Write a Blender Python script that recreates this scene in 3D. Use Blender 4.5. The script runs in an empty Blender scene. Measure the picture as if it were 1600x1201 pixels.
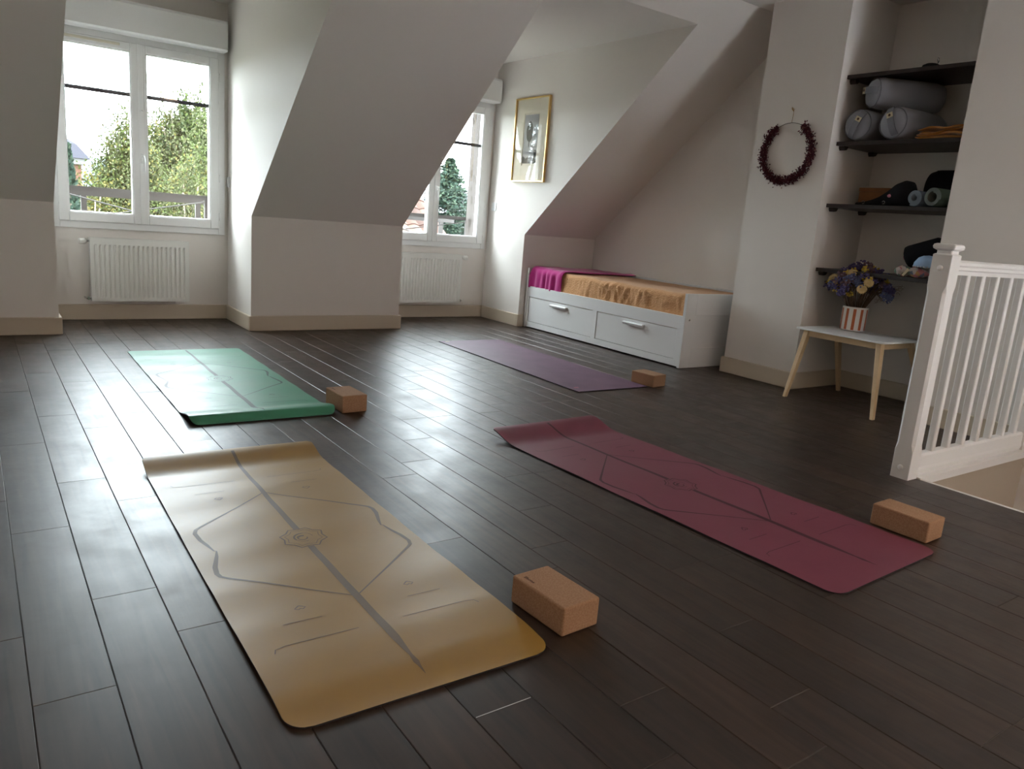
import bpy, bmesh, math, random
from mathutils import Vector, Matrix, noise
random.seed(7)
C = bpy.context.scene.collection
scn = bpy.context.scene
PI = math.pi

# ------------------------------------------------------------------ camera
CAM_F, YAW, PITCH, ROLL = 1181.4, 35.994, -12.278, 4.704
_ya, _pi, _ro = [math.radians(a) for a in (YAW, PITCH, ROLL)]
FW = Vector((math.sin(_ya)*math.cos(_pi), math.cos(_ya)*math.cos(_pi), math.sin(_pi)))
RT = Vector((math.cos(_ya), -math.sin(_ya), 0)); UPV = RT.cross(FW)
RT2 = math.cos(_ro)*RT + math.sin(_ro)*UPV
UP2 = -math.sin(_ro)*RT + math.cos(_ro)*UPV
cam_d = bpy.data.cameras.new('camera'); cam = bpy.data.objects.new('camera', cam_d); C.objects.link(cam)
cam.matrix_world = Matrix(((RT2.x, UP2.x, -FW.x, 0), (RT2.y, UP2.y, -FW.y, 0), (RT2.z, UP2.z, -FW.z, 1.0), (0, 0, 0, 1)))
cam_d.sensor_fit = 'HORIZONTAL'; cam_d.sensor_width = 36; cam_d.lens = CAM_F/1600*36
cam_d.clip_start = 0.02; cam_d.clip_end = 800
scn.camera = cam

# ------------------------------------------------------------------ world, exposure
scn.view_settings.view_transform = 'Standard'
scn.view_settings.look = 'None'
scn.view_settings.gamma = 1
scn.view_settings.use_curve_mapping = False
scn.view_settings.exposure = 0.86
SKY = 20.0
w = bpy.data.worlds.new('overcast_sky'); scn.world = w; w.use_nodes = True
nt = w.node_tree
bg = nt.nodes['Background']; bg.inputs[0].default_value = (0.85, 0.93, 1.0, 1); bg.inputs[1].default_value = SKY

# room numbers
YW, YK, ZK, SL, ZD, ZC = 6.5036, 5.8583, .8684, .8446, 2.4377, 2.6
A0, A2, B1, B2, XG = .4585, 1.7294, 2.9863, 4.2581, 5.1337
XC, YC1, YN, XN, YN2 = 4.6315, 3.6696, 3.0675, 5.1722, 2.2446
XS, YS = 3.452, 1.573          # stair opening corner
L0, L2 = -2.07, -.80  # sides of the added third dormer, out of view
XL, YR = -2.4, -3.0            # unseen left and rear walls
ZBB, TBB = .1173, .018
YT = YK-(ZC-ZK)/SL             # where the slope meets the ceiling

def portal(name, x, y, z, sx, sz, rot):
    l = bpy.data.lights.new(name, 'AREA'); l.shape = 'RECTANGLE'; l.size = sx; l.size_y = sz
    l.cycles.is_portal = True
    o = bpy.data.objects.new(name, l); o.location = (x, y, z); o.rotation_euler = rot; C.objects.link(o)
portal('sky_portal', (A0+A2)/2, YW+.02, 1.38, 1.2, 1.3, (-PI/2, 0, 0))
portal('sky_portal', (B1+B2)/2, YW+.02, 1.38, 1.2, 1.3, (-PI/2, 0, 0))
# third dormer, unseen left of the frame, added to brighten the room
portal('sky_portal', (L0+L2)/2, YW+.02, 1.38, 1.2, 1.3, (-PI/2, 0, 0))
def lamp(name, x, y, z, size, power, col):
    l = bpy.data.lights.new(name, 'AREA'); l.shape = 'DISK'; l.size = size; l.energy = power; l.color = col
    o = bpy.data.objects.new(name, l); o.location = (x, y, z); C.objects.link(o)
lamp('added_fill_light', -.6, -1.3, 2.55, .5, 12, (1, .72, .48))  # warm fill added behind the camera, no fitting there
lamp('added_fill_light', 3.0, -1.6, 2.55, .5, 11, (1, .62, .36))  # second added fill, warms the right side

# ------------------------------------------------------------------ materials
def mat(name, col, rough=.5, spec=.5, metal=0, bump=None, var=None, coat=0, sheen=0):
    """bump=(scale,strength[,dist]); var=(scale,amount,col2)"""
    m = bpy.data.materials.new(name); m.use_nodes = True
    n, l = m.node_tree.nodes, m.node_tree.links
    b = n['Principled BSDF']
    b.inputs['Base Color'].default_value = (*col, 1)
    b.inputs['Roughness'].default_value = rough
    b.inputs['Specular IOR Level'].default_value = spec
    b.inputs['Metallic'].default_value = metal
    b.inputs['Coat Weight'].default_value = coat
    b.inputs['Sheen Weight'].default_value = sheen
    tc = None
    if bump or var:
        tc = n.new('ShaderNodeTexCoord')
    if bump:
        t = n.new('ShaderNodeTexNoise'); t.inputs['Scale'].default_value = bump[0]; t.inputs['Detail'].default_value = 4
        l.new(tc.outputs['Object'], t.inputs['Vector'])
        bu = n.new('ShaderNodeBump'); bu.inputs['Strength'].default_value = bump[1]; bu.inputs['Distance'].default_value = bump[2] if len(bump) > 2 else .002
        l.new(t.outputs['Fac'], bu.inputs['Height']); l.new(bu.outputs[0], b.inputs['Normal'])
    if var:
        t = n.new('ShaderNodeTexNoise'); t.inputs['Scale'].default_value = var[0]; t.inputs['Detail'].default_value = 5
        l.new(tc.outputs['Object'], t.inputs['Vector'])
        r = n.new('ShaderNodeValToRGB'); r.color_ramp.elements[0].position = .5-var[1]; r.color_ramp.elements[1].position = .5+var[1]
        r.color_ramp.elements[0].color = (*col, 1); r.color_ramp.elements[1].color = (*var[2], 1)
        l.new(t.outputs['Fac'], r.inputs['Fac']); l.new(r.outputs[0], b.inputs['Base Color'])
    return m

PAINT = mat('off_white_wall_paint', (.80, .755, .71), .52, .2, bump=(60, .05, .001))
PAINTC = mat('off_white_ceiling_paint', (.80, .755, .71), .6, .3, bump=(60, .05, .001))
TANP = mat('tan_gloss_paint', (.46, .39, .31), .4, .4)
SKIRT = mat('beige_skirting_paint', (.60, .51, .40), .4, .4)
PVC = mat('white_window_frame', (.80, .80, .79), .3, .5)
RAD = mat('white_enamel', (.80, .79, .75), .3, .5)
WHITE = mat('white_lacquer', (.80, .80, .80), .35, .5)
WHITEP = mat('white_gloss_paint', (.84, .83, .82), .3, .5)
CHROME = mat('chrome', (.6, .6, .6), .2, .5, 1)
DARKGAP = mat('dark_gap', (.02, .018, .016), .8)
GOLD = mat('brushed_gold', (.75, .52, .22), .28, .5, 1)
MATB = mat('cream_mount_board', (.72, .66, .54), .8, .2)
PINE = mat('pale_birch', (.68, .50, .30), .5, .4, var=(9, .25, (.60, .42, .24)))
CORK = mat('cork', (.40, .235, .14), .85, .2, bump=(180, .35, .002), var=(220, .12, (.33, .185, .105)))
SHELF = mat('dark_brown_shelf', (.022, .014, .012), .45, .4)
BLACK = mat('black_fabric', (.010, .010, .012), .9, .2, bump=(300, .3))
GREY = mat('grey_cotton', (.27, .275, .31), .95, .15, bump=(220, .35), sheen=.2)
GREYD = mat('grey_cotton_strap', (.20, .202, .23), .95, .15, bump=(300, .4))
LABEL = mat('cream_woven_label', (.52, .44, .30), .9, .1)
INK = mat('brown_ink', (.09, .05, .04), .8, .2)
MAGENTA = mat('magenta_jersey', (.46, .022, .20), .85, .25, bump=(250, .25), sheen=.3)
OCHRE = mat('ochre_wool', (.42, .17, .035), .95, .1, bump=(150, .5), sheen=.3)
METALG = mat('grey_painted_steel', (0.0372, 0.0310, 0.0279), .5, .3)
BARK = mat('bark', (.20, .16, .12), .9)

def sheet_mat():
    m = mat('peach_muslin', (.66, .36, .17), .95, .15, sheen=.2)
    n, l = m.node_tree.nodes, m.node_tree.links; b = n['Principled BSDF']
    tc = n.new('ShaderNodeTexCoord')
    a = n.new('ShaderNodeTexNoise'); a.inputs['Scale'].default_value = 55; a.inputs['Detail'].default_value = 3
    wv = n.new('ShaderNodeTexVoronoi'); wv.inputs['Scale'].default_value = 90
    l.new(tc.outputs['Object'], a.inputs['Vector']); l.new(tc.outputs['Object'], wv.inputs['Vector'])
    mx = n.new('ShaderNodeMath'); mx.operation = 'ADD'
    l.new(a.outputs['Fac'], mx.inputs[0]); l.new(wv.outputs['Distance'], mx.inputs[1])
    bu = n.new('ShaderNodeBump'); bu.inputs['Strength'].default_value = .7; bu.inputs['Distance'].default_value = .004
    l.new(mx.outputs[0], bu.inputs['Height']); l.new(bu.outputs[0], b.inputs['Normal'])
    return m
MUSLIN = sheet_mat()

def plank_mat():
    m = mat('dark_laminate', (.03, .02, .016), .33, .62)
    n, l = m.node_tree.nodes, m.node_tree.links; b = n['Principled BSDF']
    geo = n.new('ShaderNodeNewGeometry'); oi = n.new('ShaderNodeObjectInfo')
    rnd = n.new('ShaderNodeMath'); rnd.operation = 'MULTIPLY'; rnd.inputs[1].default_value = 37
    l.new(oi.outputs['Random'], rnd.inputs[0])
    cv = n.new('ShaderNodeCombineXYZ'); l.new(rnd.outputs[0], cv.inputs[2])
    add = n.new('ShaderNodeVectorMath'); l.new(geo.outputs['Position'], add.inputs[0]); l.new(cv.outputs[0], add.inputs[1])
    mp = n.new('ShaderNodeMapping'); mp.inputs['Scale'].default_value = (34, 2.2, 1); l.new(add.outputs[0], mp.inputs['Vector'])
    g = n.new('ShaderNodeTexNoise'); g.inputs['Scale'].default_value = 1; g.inputs['Detail'].default_value = 6; g.inputs['Distortion'].default_value = .8
    l.new(mp.outputs[0], g.inputs['Vector'])
    r = n.new('ShaderNodeValToRGB'); e = r.color_ramp.elements
    e[0].position = .3; e[0].color = (.017, .0090, .0060, 1); e[1].position = .72; e[1].color = (.052, .029, .0185, 1)
    l.new(g.outputs['Fac'], r.inputs['Fac'])
    hv = n.new('ShaderNodeHueSaturation'); l.new(r.outputs[0], hv.inputs['Color'])
    vr = n.new('ShaderNodeMapRange'); vr.inputs['To Min'].default_value = .8; vr.inputs['To Max'].default_value = 1.25
    l.new(oi.outputs['Random'], vr.inputs['Value']); l.new(vr.outputs[0], hv.inputs['Value'])
    l.new(hv.outputs[0], b.inputs['Base Color'])
    # scuffs vary the gloss
    s = n.new('ShaderNodeTexNoise'); s.inputs['Scale'].default_value = 7; s.inputs['Detail'].default_value = 8; s.inputs['Roughness'].default_value = .7
    l.new(add.outputs[0], s.inputs['Vector'])
    rr = n.new('ShaderNodeMapRange'); rr.inputs['From Min'].default_value = .3; rr.inputs['From Max'].default_value = .7
    rr.inputs['To Min'].default_value = .33; rr.inputs['To Max'].default_value = .47
    l.new(s.outputs['Fac'], rr.inputs['Value']); l.new(rr.outputs[0], b.inputs['Roughness'])
    bu = n.new('ShaderNodeBump'); bu.inputs['Strength'].default_value = .04; bu.inputs['Distance'].default_value = .001
    l.new(g.outputs['Fac'], bu.inputs['Height']); l.new(bu.outputs[0], b.inputs['Normal'])
    return m
PLANK = plank_mat()

def glass_mat(name, refl=.5, tint=(1, 1, 1)):
    m = bpy.data.materials.new(name); m.use_nodes = True
    n, l = m.node_tree.nodes, m.node_tree.links
    n.remove(n['Principled BSDF'])
    t = n.new('ShaderNodeBsdfTransparent'); t.inputs[0].default_value = (*tint, 1)
    g = n.new('ShaderNodeBsdfGlossy'); g.inputs['Roughness'].default_value = .02
    lw = n.new('ShaderNodeLayerWeight'); lw.inputs['Blend'].default_value = .5
    pw = n.new('ShaderNodeMath'); pw.operation = 'POWER'; pw.inputs[1].default_value = 5; l.new(lw.outputs['Facing'], pw.inputs[0])
    f = n.new('ShaderNodeMapRange'); f.inputs['To Min'].default_value = .045; f.inputs['To Max'].default_value = 1; l.new(pw.outputs[0], f.inputs['Value'])
    mx = n.new('ShaderNodeMixShader')
    l.new(f.outputs[0], mx.inputs[0]); l.new(t.outputs[0], mx.inputs[1]); l.new(g.outputs[0], mx.inputs[2])
    l.new(mx.outputs[0], n['Material Output'].inputs[0])
    return m
GLASS = glass_mat('window_glass', tint=(.94, .96, .95))
PGLASS = glass_mat('picture_glass')

def mat_rubber(name, col, col2, rough=.42, spec=.5):
    m = mat(name, col, rough, spec, bump=(26, .10, .004), var=(6, .25, col2))
    return m

# ------------------------------------------------------------------ mesh helpers
def tag(o, label=None, cat=None, group=None, kind=None):
    if label: o['label'] = label
    if cat: o['category'] = cat
    if group: o['group'] = group
    if kind: o['kind'] = kind
    return o

def link(name, me, parent=None, loc=None):
    o = bpy.data.objects.new(name, me); C.objects.link(o)
    if parent: o.parent = parent
    if loc is not None: o.location = loc
    return o

def obj(name, bm, m, parent=None, smooth=False, bevel=0, loc=None):
    me = bpy.data.meshes.new(name)
    bmesh.ops.recalc_face_normals(bm, faces=bm.faces)
    if smooth:
        for f in bm.faces: f.smooth = True
    bm.to_mesh(me); bm.free()
    for q in (m if isinstance(m, (list, tuple)) else [m]): me.materials.append(q)
    o = link(name, me, parent, loc)
    if bevel:
        b = o.modifiers.new('bevel', 'BEVEL'); b.width = bevel; b.segments = 2; b.limit_method = 'ANGLE'; b.angle_limit = .6
    return o

def empty(name, loc=(0, 0, 0), rz=0, **k):
    o = bpy.data.objects.new(name, None); C.objects.link(o); o.location = loc; o.rotation_euler = (0, 0, rz)
    o.empty_display_size = .05
    return tag(o, **k)

def box(bm, x0, x1, y0, y1, z0, z1):
    vs = [bm.verts.new(p) for p in ((x0, y0, z0), (x1, y0, z0), (x1, y1, z0), (x0, y1, z0), (x0, y0, z1), (x1, y0, z1), (x1, y1, z1), (x0, y1, z1))]
    for f in ((0, 3, 2, 1), (4, 5, 6, 7), (0, 1, 5, 4), (1, 2, 6, 5), (2, 3, 7, 6), (3, 0, 4, 7)):
        bm.faces.new([vs[i] for i in f])
    return vs

def bx(*boxes):
    bm = bmesh.new()
    for b in boxes: box(bm, *b)
    return bm

def prism(bm, pts, axis, a, b):
    """extrude a closed 2D outline along an axis ('x','y','z') from a to b"""
    def P(p, t):
        return {'x': (t, p[0], p[1]), 'y': (p[0], t, p[1]), 'z': (p[0], p[1], t)}[axis]
    v0 = [bm.verts.new(P(p, a)) for p in pts]; v1 = [bm.verts.new(P(p, b)) for p in pts]
    n = len(pts)
    bm.faces.new(v0[::-1]); bm.faces.new(v1)
    for i in range(n): bm.faces.new((v0[i], v0[(i+1) % n], v1[(i+1) % n], v1[i]))
    return bm

def tube(bm, pts, r, seg=8, caps=True, r1=None):
    pts = [Vector(p) for p in pts]; n = len(pts); rings = []
    ref = Vector((0, 0, 1))
    for i, p in enumerate(pts):
        t = (pts[min(i+1, n-1)]-pts[max(i-1, 0)]).normalized()
        a = t.cross(ref)
        if a.length < .1: a = t.cross(Vector((1, 0, 0)))
        a.normalize(); b = t.cross(a).normalized()
        rr = r if r1 is None else r+(r1-r)*i/(n-1)
        rings.append([bm.verts.new(p+rr*(math.cos(k*2*PI/seg)*a+math.sin(k*2*PI/seg)*b)) for k in range(seg)])
    for i in range(n-1):
        for k in range(seg):
            bm.faces.new((rings[i][k], rings[i][(k+1) % seg], rings[i+1][(k+1) % seg], rings[i+1][k]))
    if caps:
        bm.faces.new(rings[0][::-1]); bm.faces.new(rings[-1])

def lathe(bm, prof, seg=24, M=Matrix.Identity(4), close=False):
    rings = []
    for r, z in prof:
        if r < 1e-6: rings.append([bm.verts.new(M @ Vector((0, 0, z)))])
        else: rings.append([bm.verts.new(M @ Vector((r*math.cos(k*2*PI/seg), r*math.sin(k*2*PI/seg), z))) for k in range(seg)])
    for a, b in zip(rings, rings[1:]):
        for k in range(seg):
            k2 = (k+1) % seg
            if len(a) == 1: bm.faces.new((a[0], b[k2], b[k]))
            elif len(b) == 1: bm.faces.new((a[k], a[k2], b[0]))
            else: bm.faces.new((a[k], a[k2], b[k2], b[k]))

def rotm(axis, a): return Matrix.Rotation(a, 4, axis)
def tr(*p): return Matrix.Translation(p)
def dirm(p, d):
    """matrix placing local +z along d at p"""
    return Matrix.Translation(p) @ Vector(d).to_track_quat('Z', 'Y').to_matrix().to_4x4()

def ico(bm, p, r, sub=1, s=(1, 1, 1), jit=0):
    M = Matrix.Translation(p) @ Matrix.Diagonal((s[0], s[1], s[2], 1))
    ret = bmesh.ops.create_icosphere(bm, subdivisions=sub, radius=r, matrix=M)
    if jit:
        for v in ret['verts']: v.co += Vector((random.uniform(-jit, jit), random.uniform(-jit, jit), random.uniform(-jit, jit)))
    return ret['verts']

def struct(name, bm, m=PAINT, parent=None):
    o = obj(name, bm, m, parent)
    if not parent: o['kind'] = 'structure'
    return o

def copy_tree(o, parent=None):
    c = o.copy(); C.objects.link(c)
    if parent is not None: c.parent = parent
    for ch in [q for q in o.children]: copy_tree(ch, c)
    return c

# ------------------------------------------------------------------ room shell
FLZ = -.008
bm = bx((XL-.2, XS-.02, YR-.2, YW+.2, -.3, FLZ), (XS-.02, 5.5, YS+.01, YW+.2, -.3, FLZ))
floor = struct('floor', bm, DARKGAP)

struct('wall_knee_left', bx((L2+.02, A0-.02, YK, YK+.12, 0, ZK)))
struct('wall_knee_far_left', bx((XL-.2, L0-.02, YK, YK+.12, 0, ZK)))
struct('wall_knee_middle', bx((A2+.02, B1-.02, YK, YK+.12, 0, ZK)))
struct('wall_knee_right', bx((B2+.02, XG, YK, YK+.12, 0, ZK)))
def slope_prism(x0, x1, y0=YK, z0=ZK):
    nx, nz = SL*.14/math.hypot(1, SL), .14/math.hypot(1, SL)
    return prism(bmesh.new(), [(y0, z0), (YT, ZC), (YT, ZC+.17), (y0+nx, z0+nz)], 'x', x0, x1)
struct('wall_slope_left', slope_prism(L2+.02, A0-.02))
struct('wall_slope_far_left', slope_prism(XL-.2, L0-.02))
struct('wall_slope_middle', slope_prism(A2+.02, B1-.02))
struct('wall_slope_right', slope_prism(B2+.02, XG))
YD = YK-(ZD-ZK)/SL
for nm, a, b in (('left', A0, A2), ('right', B1, B2), ('added_far_left', L0, L2)):  # last dormer is unseen, added for its daylight
    struct('wall_slope_above_dormer_'+nm, prism(bmesh.new(), [(YD, ZD), (YT, ZC), (YT, ZC+.17), (YD+.14, ZC+.1), (YD+.14, ZD)], 'x', a-.02, b+.02))
    struct('ceiling_dormer_'+nm, bx((a-.02, b+.02, YD+.14, YW+.3, ZD, ZD+.1)), PAINTC)
    for s, x0, x1 in (('left', a-.02, a), ('right', b, b+.02)):
        struct('wall_cheek_%s_of_dormer_%s' % (s, nm), prism(bmesh.new(), [(YK, 0), (YW+.3, 0), (YW+.3, ZD+.05), (YD+.001, ZD), (YK, ZK)], 'x', x0, x1))
    fx0, fx1 = a+.035, b-.035
    struct('wall_front_of_dormer_'+nm, bx((a, b, YW, YW+.25, 0, .70), (a, b, YW, YW+.25, 2.06, ZD), (a, fx0, YW, YW+.25, .70, 2.06), (fx1, b, YW, YW+.25, .70, 2.06)))
struct('ceiling', bx((XL-.2, 5.6, YR-.2, YT, ZC, ZC+.17)), PAINTC)
struct('wall_gable', bx((XG, XG+.4, YC1, YK+.12, 0, ZC)))
struct('wall_chimney_breast', bx((XC, XG+.4, YN, YC1, 0, ZC)))
struct('wall_niche_back', bx((XN, XG+.4, YN2, YN, 0, ZC)))
struct('wall_right', bx((XC, XG+.4, YR-.2, YN2, -2.8, ZC)))
struct('wall_left', bx((XL-.2, XL, YR-.2, YK+.1, 0, ZC)))
bm = bx((XL, XC, YR-.2, YR, 0, ZC))
struct('wall_rear', bm)

def skirt(name, pts):
    """baseboard following a floor polyline, room side given by left-hand offset already in pts (outer face)"""
    bm = bmesh.new()
    for (x0, x1, y0, y1) in pts:
        box(bm, x0, x1, y0, y1, 0, ZBB)
    return struct(name, bm, SKIRT)
T = TBB
for o in (
    skirt('baseboard_knee_left', [(L2-T, A0+T, YK-T, YK)]),
    skirt('baseboard_dormer_left_cheek_left', [(A0, A0+T, YK, YW-T)]),
    skirt('baseboard_dormer_left_front', [(A0, A2, YW-T, YW)]),
    skirt('baseboard_dormer_left_cheek_right', [(A2-T, A2, YK, YW-T)]),
    skirt('baseboard_knee_middle', [(A2-T, B1+T, YK-T, YK)]),
    skirt('baseboard_dormer_right_cheek_left', [(B1, B1+T, YK, YW-T)]),
    skirt('baseboard_dormer_right_front', [(B1, B2, YW-T, YW)]),
    skirt('baseboard_dormer_right_cheek_right', [(B2-T, B2, YK, YW-T)]),
    skirt('baseboard_knee_right', [(B2-T, B2+.05, YK-T, YK)]),
    skirt('baseboard_chimney', [(XC-T, XC, YN-T, YC1+T), (XC, XC+.4, YC1, YC1+T)]),
    skirt('baseboard_niche_side', [(XC-T, XN, YN-T, YN)]),
    skirt('baseboard_niche_back', [(XN-T, XN, YN2, YN-T)]),
    skirt('baseboard_right', [(XC-T, XC, YS+.06, YN2+T)]),
):
    b = o.modifiers.new('bevel', 'BEVEL'); b.width = .006; b.segments = 2; b.limit_method = 'ANGLE'

# ------------------------------------------------------------------ floor planks
PX0, PW, PL = .046, .148, .892
offs = {0: 2.454, 1: 2.849, 2: 3.501, 3: 3.697, 4: 3.18, 5: 1.118, 7: 1.001, 8: .694, 10: 1.997, 11: 2.31, 14: 3.19, 15: 3.325}
def in_view(x0, x1, y0, y1):
    for x in (x0, (x0+x1)/2, x1):
        for y in (y0, (y0*3+y1)/4, (y0+y1)/2, (y0+y1*3)/4, y1):
            d = Vector((x, y, -1.0)); z = d.dot(FW)
            if z <= .05: continue
            u = 800+CAM_F*d.dot(RT2)/z; v = 600-CAM_F*d.dot(UP2)/z
            if -60 < u < 1660 and -10 < v < 1290: return True
    return False
def plank_mesh(bm, x0, x1, y0, y1, dz=0):
    g, c, d = .0006, .0016, .0012
    x0 += g; x1 -= g; y0 += g*.7; y1 -= g*.7; t = dz
    a = [bm.verts.new(p) for p in ((x0, y0, FLZ), (x1, y0, FLZ), (x1, y1, FLZ), (x0, y1, FLZ))]
    b = [bm.verts.new(p) for p in ((x0, y0, t-d), (x1, y0, t-d), (x1, y1, t-d), (x0, y1, t-d))]
    e = .0009
    f = [bm.verts.new(p) for p in ((x0+c, y0+e, t), (x1-c, y0+e, t), (x1-c, y1-e, t), (x0+c, y1-e, t))]
    for i in range(4):
        j = (i+1) % 4
        bm.faces.new((a[i], a[j], b[j], b[i])); bm.faces.new((b[i], b[j], f[j], f[i]))
    bm.faces.new(f)
rest = bmesh.new(); shared = {}
rr = random.Random(3)
k0 = int((XL-PX0)//PW)
for k in range(k0, 35):
    x0, x1 = PX0+k*PW, PX0+(k+1)*PW
    if x0 < XL: x0 = XL
    x1 = min(x1, XG+.03)
    if x1-x0 < .02: continue
    ylo = YR if k < 23 else YS-.004
    yhi = YW if (x1 > L0 and x0 < L2) or (x1 > A0 and x0 < A2) or (x1 > B1 and x0 < B2) else YK
    if x0 > XC+.05: pass
    off = offs.get(k, rr.uniform(0, PL))
    y = off-math.ceil((off-ylo)/PL)*PL
    while y < yhi:
        a, b = max(y, ylo), min(y+PL, yhi)
        y += PL
        if b-a < .012: continue
        hidden = (x0 > XC and (YN < (a+b)/2 < YC1) and a > YN-.02) or (x0 > XC+.03 and b < YN2)
        dz = rr.uniform(-.0002, .0002)
        if in_view(x0, x1, a, b) and not hidden:
            key = (round(x1-x0, 4), round(b-a, 4))
            if key not in shared:
                m_ = bmesh.new(); plank_mesh(m_, 0, x1-x0, 0, b-a); 
                me = bpy.data.meshes.new('plank'); bmesh.ops.recalc_face_normals(m_, faces=m_.faces); m_.to_mesh(me); m_.free(); me.materials.append(PLANK); shared[key] = me
            link('plank', shared[key], floor, (x0, a, dz))
        else:
            plank_mesh(rest, x0, x1, a, b, 0)
r_ = obj('far_planks', rest, PLANK, floor); r_['kind'] = 'stuff'
# pale strip in a plank joint in front of the yellow mat
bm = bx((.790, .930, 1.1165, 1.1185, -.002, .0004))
obj('pale_joint', bm, mat('pale_joint_strip', (.55, .55, .56), .5), floor)

# ------------------------------------------------------------------ stairwell
struct('wall_stairwell', bx((XS-.02, XC, YS+.002, YS+.06, -2.8, -.012)), TANP)
struct('wall_stairwell_side', bx((XS-.12, XS-.002, -1.6, YS+.002, -2.8, -.03)), PAINT)
struct('wall_stairwell_near', bx((XS-.02, XC, -1.66, -1.6, -2.8, -.03)), PAINT)
struct('trim_stairwell', bx((XS-.001, XS+.028, -1.6, YS-.02, -.12, -.003)), WHITEP)
struct('trim_stair_edge', bx((XS, XC, YS-.016, YS+.03, -.03, .006)), WHITEP)
bm = prism(bmesh.new(), [(1.57, -.34), (1.57, -.36), (.2, -1.6), (.2, -1.5)], 'x', XC-.02, XC)
stairs = empty('staircase', (4.0, 0, -2.8), label='painted staircase dropping away beside the white banister', cat='stairs')
t0 = [(1.572, -.36), (1.572, -.56), (-1.5, -2.8), (-1.5, -2.55)]
o = obj('stringer', prism(bmesh.new(), t0, 'x', XC-.022, XC-.001), SKIRT, stairs); o.location = (-4.0, 0, 2.8)
TREAD = mat('stair_tread_wood', (.10, .06, .04), .5)
for i in range(10):
    y1 = 1.55-i*.27; z1 = -.55-i*.2
    o = obj('tread', bx((XS+.0, XC-.024, y1-.28, y1, z1-.03, z1)), TREAD, stairs); o.location = (-4.0, 0, 2.8)
struct('floor_stairwell', bx((XS-.02, XC, -1.6, YS, -2.9, -2.8)), TREAD)

# ------------------------------------------------------------------ banister
ban = empty('banister', (XS-.04, 1.613, 0), label='white painted wooden banister with newel post at the stair opening', cat='banister')
def bo(name, bm, m=WHITEP, bevel=0, smooth=False, parent=None):
    o = obj(name, bm, m, parent or ban, smooth=smooth, bevel=bevel)
    if parent is None: o.location = -ban.location
    return o
nx0, nx1, ny0, ny1 = 3.370, 3.452, 1.573, 1.655
cx, cy = (nx0+nx1)/2, (ny0+ny1)/2
bm = bmesh.new()
def octring(h, c, z):
    return [bm.verts.new((cx+x, cy+y, z)) for x, y in ((-h+c, -h), (h-c, -h), (h, -h+c), (h, h-c), (h-c, h), (-h+c, h), (-h, h-c), (-h, -h+c))]
h = .041
prof = [(h, .002, 0), (h, .002, .13), (h, .012, .16), (h, .012, .84), (h, .002, .87), (h, .002, 1.0), (h-.004, .003, 1.004), (h-.009, .004, 1.006), (h-.009, .004, 1.018),
        (h-.002, .004, 1.022), (h+.004, .004, 1.026), (h+.006, .004, 1.036), (h+.003, .004, 1.044), (h-.006, .004, 1.048)]
rings = [octring(*p) for p in prof]
for a, b in zip(rings, rings[1:]):
    for i in range(8): bm.faces.new((a[i], a[(i+1) % 8], b[(i+1) % 8], b[i]))
bm.faces.new(rings[0][::-1]); bm.faces.new(rings[-1])
newel = bo('newel_post', bm)
for z in (.052, .945):
    bm = bmesh.new(); lathe(bm, [(.012, 0), (.012, .003), (.009, .006), (0, .0075)], 16, tr(nx0, cy, z) @ rotm('Y', -PI/2))
    o = obj('screw_cap', bm, WHITEP, newel, smooth=True)
def rail(name, z0, z1, hw, x0=3.452, x1=XC):
    prof = [(-hw*.55, z0), (hw*.55, z0), (hw*.55, z0+(z1-z0)*.28), (hw*.85, z0+(z1-z0)*.36), (hw*.75, z0+(z1-z0)*.55), (hw, z0+(z1-z0)*.66), (hw, z0+(z1-z0)*.86), (hw*.7, z1),
            (-hw*.7, z1), (-hw, z0+(z1-z0)*.86), (-hw, z0+(z1-z0)*.66), (-hw*.75, z0+(z1-z0)*.55), (-hw*.85, z0+(z1-z0)*.36), (-hw*.55, z0+(z1-z0)*.28)]
    return bo(name, prism(bmesh.new(), [(cy+a, z) for a, z in prof], 'x', x0, x1))
rail('top_rail', .918, .982, .030)
bm = prism(bmesh.new(), [(cy-.022, .006), (cy+.022, .006), (cy+.030, .03), (cy+.026, .045), (cy+.026, .095), (cy+.016, .104), (cy-.016, .104), (cy-.026, .095), (cy-.026, .045), (cy-.030, .03)], 'x', 3.452, XC)
bo('bottom_rail', bm)
bx0, pitch, s = 3.600, .1467, .032
for i in range(7):
    x = bx0+i*pitch
    bm = bmesh.new()
    c = .004
    pts = [(x+c, cy-s/2), (x+s-c, cy-s/2), (x+s, cy-s/2+c), (x+s, cy+s/2-c), (x+s-c, cy+s/2), (x+c, cy+s/2), (x, cy+s/2-c), (x, cy-s/2+c)]
    prism(bm, pts, 'z', .10, .92)
    bo('baluster', bm)
bo('wall_post', bx((4.575, XC, cy-.036, cy+.036, 0.006, 1.0)), bevel=.003)

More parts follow.
